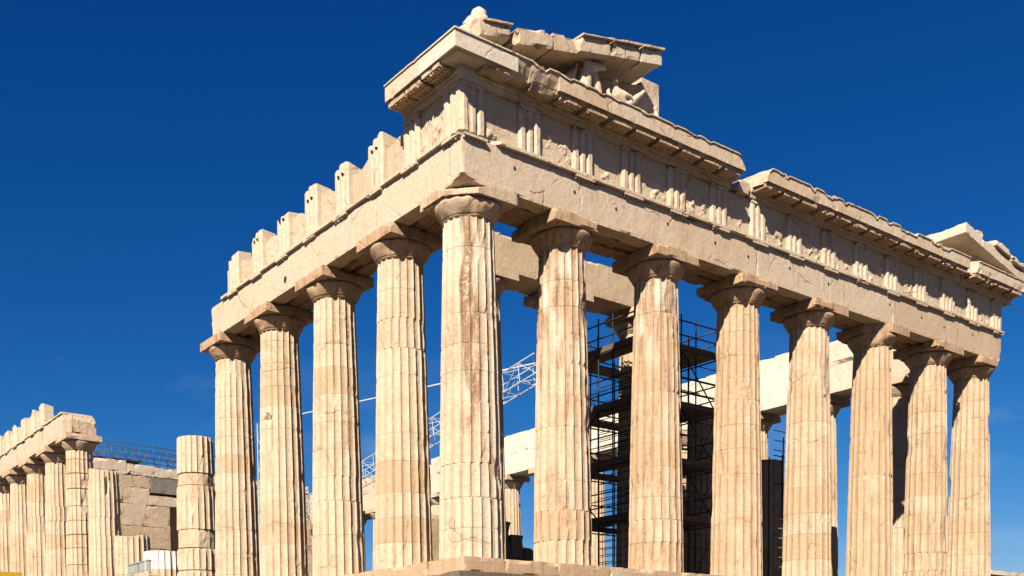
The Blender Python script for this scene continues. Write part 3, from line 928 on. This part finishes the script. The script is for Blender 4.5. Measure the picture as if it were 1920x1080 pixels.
# ---- rear long side
RR = thing('rear_entablature', 'long rear beam patched with bright white marble, seen through the gaps between the front columns', 'entablature', (SX[8], YN, ZA))
for i in range(0, 16):
    x1 = SX[i]-(AF+0.01 if i == 0 else 0); x0 = SX[i+1]
    wh = 0.5 if i in (3, 4, 5, 6, 7, 8, 2) else (0.25 if i in (1, 9, 10) else 0.0)
    block('architrave_block', (x0+0.006, YN-AF, ZA), (x1-0.006, YN-0.02, ZF+0.0), M_ENT, RR, 0.2 if i < 10 else 0.4, 0.008, 0.05, 0.58, 740+i, (wh, 0.35, 0))
    block('architrave_block', (x0+0.006, YN+0.0, ZA), (x1-0.006, YN+AF, ZF+0.0), M_ENT, RR, 0.5, 0.008, 0.05, 0.58, 760+i, (wh, 0.35, 0))
    zt = 13.12 if i > 1 else 13.05
    rg = ()
    if i in (10,): rg = (((x1-1.2, YN, ZG-0.5), (1, 0, 1.2)),)
    block('frieze_backing', (x0+0.006, YN-AF+0.03, ZF+0.005), (x1-0.006, YN+0.6, zt), M_ENT, RR, 0.2 if i < 10 else 0.4, 0.012, 0.1, 0.52, 780+i, (wh, 0.4, 0), rg)
    if wh > 0.5:   # inset of old stone
        xm = (x0+x1)/2+0.7
        block('patch', (xm-0.45, YN-AF-0.012, ZF-0.75), (xm+0.5, YN-AF+0.1, ZF+0.35), M_ENT, RR, 0.1, 0.02, 0.2, 0.42, 800+i, (0.1, 0.75, 0.2), label='honey coloured inset of old stone')

# ------------------------------------------------------------------ pediment remains at the near corner
SL = 0.2079
def zrk(y): return 16.03+(y-6.51)*SL           # top of the raking cornice
PD = thing('pediment_corner', 'sloping remnant of the gable above the near corner, open and shadowed underneath', 'pediment', (0.6, 3.5, ZG+0.9))
def raking(y0, y1, seed, root, tone, th=0.42, x0=-0.35, x1=1.62, zf=zrk, rag=0.05, sign=1, bites=(), name='raking_block'):
    y0 += 0.005; y1 -= 0.005
    lo, hi = (x0, y0, -th), (x1, y1, 0.0)
    V, F, G, n = gridbox(lo, hi, 0.11)
    V = rough(V, lo, hi, 0.012, rag, 0.5, 1.8, seed)
    # soffit hollow: the projecting part thins towards the lip
    und = V[:, 2] < -th+0.08
    V[:, 2] += zf(V[:, 1])
    for p, nn in bites: V = bite(V, p, nn, 0.06, seed)
    return mesh_obj(name, V, F, M_ENT, root, tone)
raking(-0.62, 0.55, 900, PD, (0.0, 0.45, 0.1), th=0.36, x1=1.45)
raking(0.62, 2.0, 901, PD, (0, 0.5, 0.15), th=0.50, x1=1.55, rag=0.16)
raking(2.0, 3.0, 902, PD, (0, 0.6, 0.25), th=0.46, x1=1.50, rag=0.16)
raking(3.0, 4.35, 903, PD, (0, 0.45, 0.1), rag=0.07)
raking(4.35, 5.6, 904, PD, (0, 0.35, 0.05), rag=0.04)
raking(5.6, 6.51, 905, PD, (0.25, 0.25, 0), rag=0.03)
def ztile(y): return zrk(y)+0.075
for i, (a, b_) in enumerate(((-0.55, 0.55), (3.05, 4.35), (4.37, 5.58), (5.62, 6.56))):
    raking(a, b_, 910+i, PD, (0, 0.5, 0.3), th=0.065, x0=-0.3, x1=1.72 if i else 1.52, zf=ztile, rag=0.02, name='roof_tile')
def tymp():
    y0, y1 = 0.5, 7.74
    nu, nz = 80, 26
    U, Tt = np.meshgrid(np.linspace(y0, y1, nu+1), np.linspace(0, 1, nz+1), indexing='ij')
    zt = np.where(U < 6.9, zrk(U)-0.44, 15.93)
    Z = (ZG+0.80)+(zt-(ZG+0.80))*Tt
    P = np.stack([U.ravel()*0, U.ravel(), Z.ravel()], 1)
    kk = np.clip((U.ravel()-3.5)/0.35, 0, 1)       # the front slabs are lost left of the horses
    x = -0.22+0.56*kk+(fbm(P*2.0, 930)-0.5)*0.10
    Vf = np.stack([x, U.ravel(), Z.ravel()], 1)
    Vb = Vf.copy(); Vb[:, 0] = -0.33
    idx = np.arange(U.size).reshape(nu+1, nz+1); m_ = U.size
    q = np.stack([idx[:-1, :-1], idx[1:, :-1], idx[1:, 1:], idx[:-1, 1:]], -1).reshape(-1, 4).tolist()
    F = [tuple(f) for f in q]+[tuple(i+m_ for i in f[::-1]) for f in q]
    for a in (idx[:, 0].tolist(), idx[::-1, -1].tolist(), idx[0, ::-1].tolist(), idx[-1, :].tolist()):
        for i in range(len(a)-1): F.append((a[i], a[i]+m_, a[i+1]+m_, a[i+1]))
    mesh_obj('tympanum', np.vstack([Vf, Vb]), F, M_ENT, PD, (0, 0.45, 0.2))
tymp()

# ------------------------------------------------------------------ pediment remains at the far right
PN = thing('pediment_corner', 'broken gable tip at the far right end, its cut face turned to the sun', 'pediment', (0.6, 27.5, ZG+0.9))
def zrn(y): return 16.03-(y-22.33)*SL-0.12
raking(25.12, 26.5, 940, PN, (0.25, 0.15, 0), th=0.42, zf=zrn, rag=0.04, x0=-0.25)
raking(26.5, 28.2, 941, PN, (0.1, 0.3, 0), th=0.42, zf=zrn, rag=0.05, x0=-0.25)
raking(28.2, 30.45, 942, PN, (0.0, 0.3, 0), th=0.40, zf=zrn, rag=0.05, x0=-0.25)
def zsm(y): return zrn(y)+0.31
raking(27.5, 28.9, 943, PN, (0.1, 0.4, 0.1), th=0.24, x0=0.2, x1=1.74, zf=zsm, rag=0.10, name='gutter_block')
raking(28.9, 30.5, 944, PN, (0.0, 0.45, 0.1), th=0.24, x0=0.2, x1=1.74, zf=zsm, rag=0.10, name='gutter_block')
block('rubble_lump', (1.1, 26.35, zrn(26.6)+0.01), (1.5, 26.85, zrn(26.6)+0.32), M_ENT, PN, 0.09, 0.05, 0.12, 0.4, 946, (0, 0.5, 0.1))
V, F, G, n = gridbox((-0.2, 25.6, ZG+0.85), (0.36, 29.6, 1), 0.25)
V[:, 2] = np.where(V[:, 2] > ZG, V[:, 2], V[:, 2])
tz = np.where(G[:, 2] > 0, G[:, 2]/n[2], 0)
V[:, 2] = (ZG+0.85)+(np.maximum(zrn(V[:, 1])-0.42, ZG+0.9)-(ZG+0.85))*tz
mesh_obj('tympanum', V, F, M_ENT, PN, (0, 0.5, 0.1))
block('backing_lump', (0.5, 27.0, ZG+0.88), (1.15, 27.7, ZG+1.45), M_ENT, PN, 0.09, 0.05, 0.16, 0.4, 947, (0, 0.25, 0))

# ------------------------------------------------------------------ sculpture (fused and smoothed into one surface each)
def ellip(c, r, rotz=0, k=14, tilt=None):
    th = np.arange(k)*2*np.pi/k; V = [np.array([0, 0, -1.0])]
    for i in range(1, k//2):
        p = math.pi*i/(k//2)
        for t in th: V.append(np.array([math.sin(p)*math.cos(t), math.sin(p)*math.sin(t), -math.cos(p)]))
    V.append(np.array([0, 0, 1.0])); V = np.array(V)*np.array(r)
    if tilt is not None:
        d = np.array(tilt, float); d /= np.linalg.norm(d)
        q = Vector((0, 0, 1)).rotation_difference(Vector(d)).to_matrix(); V = V@np.array(q).T
    F = []; nr = k//2-1
    for j in range(k): F.append((0, 1+(j+1) % k, 1+j))
    for i in range(nr-1):
        for j in range(k):
            a = 1+i*k; F.append((a+j, a+(j+1) % k, a+k+(j+1) % k, a+k+j))
    a = 1+(nr-1)*k
    for j in range(k): F.append((a+j, a+(j+1) % k, len(V)-1))
    return V+np.array(c), F

def fuse(name, pieces, voxel, mat, parent=None, tone=None, seed=0, amp=0.012):
    b = MB()
    for V, F in pieces: b.add(V, F)
    me = bpy.data.meshes.new('tmp'); me.from_pydata(np.vstack(b.V).tolist(), [], b.F)
    o = bpy.data.objects.new('tmp', me); COL.objects.link(o)
    md = o.modifiers.new('r', 'REMESH'); md.mode = 'VOXEL'; md.voxel_size = voxel
    sm = o.modifiers.new('s', 'SMOOTH'); sm.iterations = 4; sm.factor = 0.5
    dg = bpy.context.evaluated_depsgraph_get()
    ev = o.evaluated_get(dg); m2 = ev.to_mesh()
    V = np.array([v.co[:] for v in m2.vertices]); F = [tuple(p.vertices) for p in m2.polygons]
    ev.to_mesh_clear()
    bpy.data.objects.remove(o); bpy.data.meshes.remove(me)
    V = V+np.stack([fbm(V*6+i*9, seed+i)-0.5 for i in range(3)], 1)*2*amp
    return mesh_obj(name, V, F, mat, parent, tone, True)

ZS = ZG+0.86
def tb(P, r, k=10): return tube(P, r, k)
# horses straining out of the pediment floor
hx = 1.12
pc = [tb([(hx-0.1, 3.55, ZS-0.1), (hx, 3.62, ZS+0.25), (hx+0.02, 3.66, ZS+0.55), (hx+0.06, 3.74, ZS+0.88)], [0.30, 0.25, 0.20, 0.15]),
      tb([(hx+0.02, 3.60, ZS+0.92), (hx+0.10, 3.95, ZS+0.90), (hx+0.16, 4.32, ZS+1.00)], [0.15, 0.14, 0.085]),
      ellip((hx+0.14, 4.28, ZS+0.97), (0.09, 0.13, 0.09)),
      tb([(hx, 3.58, ZS+0.98), (hx, 3.54, ZS+1.12)], [0.05, 0.02]),
      tb([(hx-0.10, 3.45, ZS+0.95), (hx-0.16, 3.36, ZS+0.6), (hx-0.16, 3.30, ZS+0.2)], [0.06, 0.07, 0.06]),
      tb([(hx+0.05, 4.00, ZS+0.75), (hx+0.02, 4.10, ZS+0.45), (hx, 4.2, ZS-0.05)], [0.10, 0.15, 0.20]),
      tb([(hx-0.3, 3.3, ZS-0.05), (hx-0.3, 3.2, ZS+0.5), (hx-0.28, 3.5, ZS+0.85), (hx-0.2, 3.9, ZS+0.8)], [0.2, 0.17, 0.14, 0.07])]
h = fuse('horse_statue', pc, 0.035, M_ENT, None, (0, 0.1, 0.0), 31)
tag(h, 'weathered marble horse heads rising from the gable floor beside the reclining statue', 'statue')
# a second worn horse neck, lower left
pc = [tb([(1.25, 2.62, ZS+0.02), (1.28, 2.95, ZS+0.10), (1.32, 3.25, ZS+0.09)], [0.10, 0.075, 0.05]), ellip((1.25, 2.6, ZS+0.06), (0.12, 0.16, 0.10))]
h = fuse('statue_fragment', pc, 0.03, M_ENT, None, (0, 0.1, 0), 33)
tag(h, 'small flat marble fragment lying on the cornice left of the horse heads', 'statue')
# reclining figure
fx = 1.15
pc = [tb([(fx, 5.5, ZS+0.10), (fx, 5.2, ZS+0.18), (fx, 4.95, ZS+0.42), (fx, 4.85, ZS+0.60)], [0.17, 0.20, 0.21, 0.13]),
      tb([(fx, 4.85, ZS+0.60), (fx+0.02, 4.86, ZS+0.70)], [0.08, 0.075]),
      ellip((fx+0.03, 4.88, ZS+0.80), (0.10, 0.115, 0.13)),
      ellip((fx+0.12, 4.91, ZS+0.79), (0.025, 0.03, 0.04)),
      tb([(fx-0.05, 4.66, ZS+0.56), (fx+0.05, 4.55, ZS+0.34), (fx+0.2, 4.62, ZS+0.08)], [0.075, 0.07, 0.05]),
      tb([(fx+0.05, 5.02, ZS+0.55), (fx+0.2, 5.2, ZS+0.42), (fx+0.25, 5.42, ZS+0.38)], [0.075, 0.065, 0.05]),
      tb([(fx+0.1, 5.3, ZS+0.12), (fx+0.15, 5.62, ZS+0.42), (fx+0.18, 5.95, ZS+0.72)], [0.13, 0.11, 0.075]),
      ellip((fx+0.18, 6.0, ZS+0.76), (0.06, 0.07, 0.07)),
      tb([(fx+0.05, 5.45, ZS+0.08), (fx+0.15, 5.9, ZS+0.10), (fx+0.15, 6.25, ZS+0.08)], [0.14, 0.11, 0.07])]
h = fuse('reclining_statue', pc, 0.03, M_ENT, None, (0, 0.15, 0.05), 35)
tag(h, 'weathered marble figure reclining on the cornice with one raised limb', 'statue')
pc = [tb([(1.3, 6.55, ZS-0.02), (1.3, 6.6, ZS+0.2), (1.3, 6.55, ZS+0.36)], [0.14, 0.10, 0.05]), ellip((1.3, 6.55, ZS+0.42), (0.07, 0.08, 0.08)), tb([(1.3, 6.6, ZS+0.1), (1.32, 6.85, ZS+0.02)], [0.08, 0.05])]
h = fuse('statue_fragment', pc, 0.028, M_ENT, None, (0, 0.2, 0.05), 37)
tag(h, 'small upright marble stump on the cornice right of the reclining statue', 'statue')
# lion block on the corner
LB = thing('lion_block', 'worn lion head on its base block, topmost point on the near corner', 'statue', (0.7, -0.25, ZS))
block('base', (0.25, -0.68, ZS), (1.05, 0.16, ZS+0.86), M_ENT, LB, 0.07, 0.02, 0.14, 0.47, 950, (0, 0.25, 0.1), (((0.7, -0.62, ZS+0.8), (0.2, -1, 0.9)),))
fuse('lion_head', [ellip((0.72, -0.12, ZS+1.08), (0.26, 0.26, 0.36)), ellip((0.88, -0.22, ZS+1.00), (0.2, 0.2, 0.22)), ellip((1.0, -0.12, ZS+0.98), (0.12, 0.14, 0.12)), ellip((0.68, 0.02, ZS+1.30), (0.18, 0.15, 0.14)),
                   tb([(0.6, -0.5, ZS+0.8), (0.7, -0.3, ZS+1.0)], [0.15, 0.2])], 0.035, M_ENT, LB, (0, 0.2, 0.1), 41, 0.03)

# ------------------------------------------------------------------ inner porch
PX = -5.2
PY = [14.42+(j-2.5)*4.17 for j in range(6)]
PY[0] += 0.5
GP = 'columns of the inner porch'
pl = ['inner porch column in the shade directly behind the near corner column', 'inner porch column carrying the middle of the inner beam',
      'dark inner porch column standing inside the scaffold tower', 'shaded broken porch column in the gap right of the scaffold tower',
      'shaded porch stump in the gap between the fourth and fifth front columns', 'low dark porch stump between the fifth and sixth front columns']
ph = [9.95, 9.95, 9.95, 7.6, 5.9, 3.25]
for j in range(6):
    if j < 3:
        column(PX, PY[j], pl[j], 160+j, GP, z1=9.98, zt=9.98, z0=0.5, r0=0.82, r1=0.64, dmg=0.5, tone0=0.5, step=0.2,
               capkw=dict(half=0.95, z0=9.96, zt=10.78, rneck=0.645, tone=(0.1, 0.5, 0.1), res=0.12))
    else:
        column(PX, PY[j], pl[j], 160+j, GP, z1=ph[j], zt=9.98, z0=0.5, r0=0.82, r1=0.64, dmg=0.6, tone0=0.6, step=0.25, cap=False, stain=0.3)
IB = thing('inner_beam', 'honey coloured beam with a ragged top spanning the inner porch columns', 'beam', (PX, PY[1], 10.78))
for j in range(2):
    block('beam_block', (PX-0.75, PY[j]+0.006-(0.6 if j == 0 else 0), 10.785), (PX+0.7, PY[j+1]-0.006+(0.1 if j == 1 else 0), 12.06), M_ENT, IB, 0.12, 0.012, 0.12, 0.5, 170+j, (0, 0.6, 0.0))
PS = thing('porch_step', 'raised marble floor carrying the inner porch columns', 'platform', (PX-6, 14.4, ZB))
block('step', (-11, 2.6, ZB), (PX+1.3, 26.2, 0.14), M_PAVE, PS, 0.6, 0.02, 0.05, 0.5, 180)
block('step', (-11, 2.95, 0.144), (PX+0.95, 25.9, 0.496), M_PAVE, PS, 0.6, 0.02, 0.05, 0.5, 181)
# ruined cross wall behind the porch
RW = thing('ruined_wall', 'low ruined inner wall stepping down in the shade behind the porch', 'wall', (-9.6, 8, 0.5))
steps = [(3.6, 8.9, 2.75), (8.9, 9.6, 2.25), (9.6, 10.3, 1.75), (10.3, 11.2, 1.45)]
for i, (a, b_, z) in enumerate(steps):
    block('wall_block', (-10.2, a, 0.5), (-9.0, b_-0.01, z), M_WALL, RW, 0.2, 0.03, 0.12, 0.45, 185+i, (0, 0.8, 0.4))
block('wall_block', (-10.2, 17.4, 0.5), (-9.0, 20.4, 5.4), M_WALL, RW, 0.3, 0.03, 0.12, 0.45, 191, (0, 0.8, 0.4))
block('wall_block', (-10.2, 20.41, 0.5), (-9.0, 23.3, 6.6), M_WALL, RW, 0.3, 0.03, 0.12, 0.45, 192, (0, 0.8, 0.4))

# ------------------------------------------------------------------ scaffold tower round the third porch column
SF = thing('scaffold_tower', 'dark steel scaffold tower with three plank decks around the inner porch column', 'scaffold', (PX, PY[2], 0.5))
sx0, sx1, sy0, sy1 = -7.5, -3.05, 10.4, 14.75
decks = [9.0, 6.8, 4.6, 2.4]
def pole(a, b_, root, r=0.03, mat=M_TUBE, name='scaffold_tube', k=6):
    V, F = tube([a, b_], r, k); return mesh_obj(name, V, F, mat, root, None, True)
for x in (sx1, -4.55, -5.35, sx0):
    for y in (sy0, sy1): pole((x, y, 0.5), (x, y, 10.35 if y == sy0 or x != sx0 else 9.9), SF, name='standard')
for y in (12.65, 13.5): pole((sx1, y, 0.5), (sx1, y, 10.35), SF, name='standard')
for y in (12.0, 13.4): pole((sx0, y, 0.5), (sx0, y, 10.3), SF, name='standard')
for i, z in enumerate(decks):
    w = 0.95
    for lo, hi in (((sx0, sy0, z), (sx1, sy0+w, z+0.05)), ((sx1-w, sy0+w+0.004, z), (sx1, sy1, z+0.05)), ((sx0, sy1-w, z+0.003), (sx1-w-0.004, sy1, z+0.052)), ((sx0, sy0+w+0.004, z+0.003), (sx0+w, sy1-w-0.004, z+0.052))):
        V, F = boxvf(lo, hi); mesh_obj('deck', V, F, M_PLANK, SF)
    for lo, hi in (((sx0, sy0-0.04, z-0.01), (sx1, sy0-0.01, z+0.20)), ((sx1+0.01, sy0, z-0.01), (sx1+0.04, sy1, z+0.20))):
        V, F = boxvf(lo, hi); mesh_obj('toe_board', V, F, M_PLANK, SF)
    for dz in (-0.08, 0.55, 1.1):
        pole((sx0-0.15, sy0-0.03, z+dz), (sx1+0.15, sy0-0.03, z+dz), SF, name='guard_rail' if dz > 0 else 'ledger')
        pole((sx1+0.03, sy0-0.15, z+dz), (sx1+0.03, sy1+0.15, z+dz), SF, name='guard_rail' if dz > 0 else 'ledger')
        pole((sx0-0.15, sy1, z+dz), (sx1+0.15, sy1, z+dz), SF, name='guard_rail' if dz > 0 else 'ledger')
        pole((sx0, sy0, z+dz), (sx0, sy1, z+dz), SF, name='guard_rail' if dz > 0 else 'ledger')
    if i < 3:
        pole((sx0, sy0, z-2.2), (-5.35, sy0, z), SF, name='brace'); pole((-5.35, sy0+0.03, z-2.2), (sx0, sy0+0.03, z), SF, name='brace')
        pole((sx1, 12.65, z), (sx1, sy1, z-2.2), SF, name='brace')
# ladder-like close rungs of the stair bay
for z in np.arange(0.9, 9.0, 0.3):
    pole((-6.5, sy0+1.2, z), (-4.55, sy0+1.2, z), SF, 0.016, name='rung')
    if z < 6.6: pole((sx1-0.3, 13.0, z), (sx1-0.3, 13.5, z+0.05), SF, 0.016, name='rung')
for z in np.arange(0.8, 8.8, 0.55):
    pole((sx1, 12.65, z), (sx1, sy1+0.1, z), SF, 0.02, name='rung')
for z in np.arange(0.8, 6.7, 0.28):
    pole((-5.35, sy0+0.02, z), (-4.55, sy0+0.02, z), SF, 0.017, name='rung')
pole((-5.9, sy0+0.5, 0.5), (-5.9, sy0+0.5, 9.9), SF, name='standard'); pole((sx1-0.9, 14.1, 0.5), (sx1-0.9, 14.1, 9.9), SF, name='standard')
for z in (3.4, 5.6, 7.8):
    pole((sx0, sy0+0.9, z), (sx1, sy0+0.9, z+0.1), SF, 0.022, name='ledger'); pole((sx1-0.9, sy0, z), (sx1-0.9, sy1, z), SF, 0.022, name='ledger')
for i in range(3): pole((sx1+0.02, sy1, 6.8-2.2*i), (sx1+0.02, 13.5, 4.6-2.2*i), SF, 0.022, name='brace')
S2 = thing('scaffold_ladder', 'slim dark scaffold ladder frame in the gap right of the fourth front column', 'scaffold', (-4.0, 20.4, 0.5))
for x, y in ((-3.7, 19.9), (-3.7, 20.9), (-4.4, 19.9), (-4.4, 20.9), (-3.7, 20.4), (-3.7, 21.3)): pole((x, y, 0.5), (x, y, 6.9 if y > 20 else 5.9), S2, name='standard')
for z in np.arange(1.0, 6.9, 0.42):
    pole((-3.7, 19.3, z), (-3.7, 21.3, z), S2, 0.022, M_BAR, name='rung')
for z in (2.4, 4.6, 5.8):
    pole((-3.7, 19.3, z), (-3.7, 22.0, z+0.02), S2, 0.025, name='guard_rail')

# ------------------------------------------------------------------ derrick crane inside the temple
CR = thing('derrick_crane', 'white lattice crane boom slanting up inside the temple with a thin stay cable', 'crane', (-46.0, 16.0, 0.0))
def lattice(a, b_, w, root, name, n, rc=0.040, rl=0.019, upv=(0, 0, 1)):
    a = np.array(a, float); b_ = np.array(b_, float)
    d = (b_-a)/np.linalg.norm(b_-a); u = np.array(upv, float); u -= d*(u@d); u /= np.linalg.norm(u); s = np.cross(d, u)
    cs = [(-1, -1), (1, -1), (1, 1), (-1, 1)]
    def pt(t, c, tap=1.0): return a+(b_-a)*t+(s*c[0]+u*c[1])*w/2*tap
    b = MB()
    for c in cs: b.add(*tube([pt(0, c), pt(1, c)], rc, 6))
    b.build(name+'_chord' if False else 'chord', M_WHITESTEEL, root)
    b = MB()
    for i in range(n):
        t0, t1 = i/n, (i+1)/n
        for j in range(4):
            c0, c1 = cs[j], cs[(j+1) % 4]
            if i % 2: c0, c1 = c1, c0
            b.add(*tube([pt(t0, c0), pt(t1, c1)], rl, 5)); b.add(*tube([pt(t0, c0), pt(t0, c1)], rl, 5))
    b.build('lacing', M_WHITESTEEL, root)
def CX(p): return p
lattice((-45.9, 16, 7.1), (-15.2, 16, 11.85), 1.0, CR, 'boom', 24)
lattice((-46.3, 16, 0.1), (-46.3, 16, 15.0), 0.9, CR, 'mast', 14, upv=(0, 1, 0))
V, F = tube([(-46.3, 16, 15.1), (-15.2, 16, 12.0)], 0.035, 6); mesh_obj('stay_cable', V, F, M_CABLE, CR)
V, F = tube([(-15.2, 16, 11.4), (-15.2, 16, 4.0)], 0.03, 5); mesh_obj('hoist_rope', V, F, M_CABLE, CR)
V, F = boxvf((-47.6, 14.8, -0.2), (-45.0, 17.2, 0.1)); mesh_obj('base', V, F, M_GREYBOX, CR)

# ------------------------------------------------------------------ rear cross wall with doorway
CW = thing('cross_wall', 'tan ruined inner wall with dark doorway, between the broken stumps on the left', 'wall', (-57.3, 14.4, ZB))
wx0, wx1 = -58.2, -56.7
seed = 960
def wb(y0, y1, z0, z1, tone=(0, 0.5, 0.1), mat=None, dx=0.0, chip=0.12, name='wall_block', res=0.25, label=None):
    global seed
    seed += 1
    block(name, (wx0, y0+0.002, z0+0.002), (wx1+dx*0.5, y1-0.002, z1), mat or M_WALL, CW, res, 0.03, chip*0.6, 0.55, seed, tone, (), label=label)
cy = [3.5, 5.6, 7.9, 9.9, 12.6]
zc_ = [ZB, 2.4, 4.6, 6.6, 8.3, 10.0]
rngw = random.Random(8)
for zi in range(len(zc_)-1):
    off = 0.0 if zi % 2 else 0.9
    ys = [3.5]+[v+off for v in (5.2, 7.6, 9.8)]+[12.6]
    for a, b_ in zip(ys[:-1], ys[1:]): wb(a, b_, zc_[zi], zc_[zi+1]-0.0, (0, 0.3+0.4*rngw.random(), 0.2*rngw.random()), dx=rngw.uniform(-0.06, 0.05))
block('wall_block', (wx0, 12.55, ZB), (wx0+0.25, 16.25, 10.0), M_WALL, CW, 0.5, 0.02, 0.05, 0.5, 955, (0, 0.8, 0.3))
for a, b_ in ((16.2, 18.5), (18.5, 20.8), (20.8, 25.3)): wb(a, b_, ZB, 10.0)
ys = [3.5, 6.6, 8.9, 11.0]
for a, b_ in zip(ys[:-1], ys[1:]): wb(a, b_, 10.0, 11.3, (0, 0.3+0.4*rngw.random(), 0.1), dx=rngw.uniform(-0.05, 0.05))
wb(11.0, 18.0, 10.0, 10.75, (0, 0.3, 0.0), dx=0.1)
wb(11.1, 18.0, 10.95, 12.15, None, M_GREYSTONE, 0.22, 0.08, 'lintel', label='dark grey lintel over the doorway')
for a, b_ in ((3.5, 6.0), (6.0, 8.2), (8.2, 11.08)): wb(a, b_, 11.3, 12.2, (0, 0.35+0.3*rngw.random(), 0.0), dx=rngw.uniform(-0.05, 0.15))
for a, b_, z in ((3.5, 6.6, 13.3), (6.6, 9.2, 13.25), (9.2, 11.4, 13.05), (11.4, 13.6, 12.95), (13.6, 18, 13.0), (18, 25, 12.8)): wb(a, b_, 12.2, z, (0.1, 0.2, 0.0), dx=rngw.uniform(0.0, 0.15), chip=0.2)
wb(18.0, 25.2, 10.0, 12.2)
SW = thing('scaffold_railing', 'grey scaffold railing along the top of the tan inner wall on the left', 'scaffold', (-57.3, 10, 13.3))
for y in np.arange(6.0, 17.0, 1.1):
    for x in (-57.0, -58.6):
        pole((x, y, 13.0), (x, y, 14.65+0.25*(int(y*10) % 3 == 0)), SW, 0.035, M_GREYTUBE, 'standard')
    pole((-57.0, y, 13.25), (-57.0, y+1.1, 14.5), SW, 0.025, M_GREYTUBE, 'brace')
    pole((-58.6, y+1.1, 13.25), (-58.6, y, 14.5), SW, 0.025, M_GREYTUBE, 'brace')
for z in (13.55, 14.0, 14.5):
    for x in (-57.0, -58.6): pole((x, 5.0, z+0.3), (x, 17.5, z-0.1), SW, 0.03, M_GREYTUBE, 'guard_rail')
V, F = boxvf((-58.5, 5.0, 13.36), (-57.05, 10.6, 13.45)); mesh_obj('deck', V, F, M_GREYTUBE, SW)

# ------------------------------------------------------------------ small things along the lower edge
MBk = thing('marble_block', 'squared marble block on the platform edge under the two grey boxes', 'stone block', (-26.2, -0.6, ZB))
block('block', (-28.0, -1.0, ZB), (-24.4, -0.3, 1.5), M_COL, MBk, 0.2, 0.02, 0.1, 0.5, 990)
for i in range(2):
    x = -27.0+i*1.6
    g = thing('grey_box', ('left' if i == 0 else 'right')+' one of two small grey equipment boxes below the short stump', 'box', (x, -0.6, 1.5), 'grey equipment boxes')
    b = MB(); b.add(*boxvf((x-0.66, -0.88, 1.505), (x+0.66, -0.4, 2.02))); b.build('body', M_GREYBOX, g)
    b = MB(); b.add(*boxvf((x-0.69, -0.91, 2.024), (x+0.69, -0.37, 2.08))); b.build('lid', M_GREYBOX, g)
    b = MB(); b.add(*boxvf((x-0.5, -0.895, 1.6), (x+0.5, -0.883, 1.92))); b.build('panel', M_GREYBOX, g)
# yellow site cabin whose roof just shows in the lower left corner
gz = ground_z(-42)
yc = thing('site_cabin', 'yellow roofed site cabin, only its top showing at the lower left corner', 'cabin', (-42.2, -3.4, gz))
b = MB(); b.add(*boxvf((-43.4, -4.6, gz), (-41.4, -2.6, 2.45))); b.build('body', M_YELLOW, yc)
b = MB(); b.add(*boxvf((-43.5, -4.7, 2.454), (-41.3, -2.55, 2.74))); b.build('roof', M_YELLOW, yc)
b = MB(); b.add(*boxvf((-43.0, -4.62, 0.2), (-41.8, -4.603, 1.6))); b.build('window', M_GLASS, yc)
# low building beyond the far end
hb = thing('site_hut', 'low flat roofed hut with pale roof edge beyond the far right end', 'hut', (-10, 58, -5.3))
b = MB(); b.add(*boxvf((-16, 49.5, -5.6), (-10.6, 75, 2.75))); b.build('wall', M_GREYSTONE, hb)
block('roof', (-16.5, 48.8, 2.754), (-10.0, 75.5, 3.05), M_COL, hb, 0.5, 0.02, 0.05, 0.5, 995, (0.3, 0.3, 0))

bpy.context.view_layer.update()
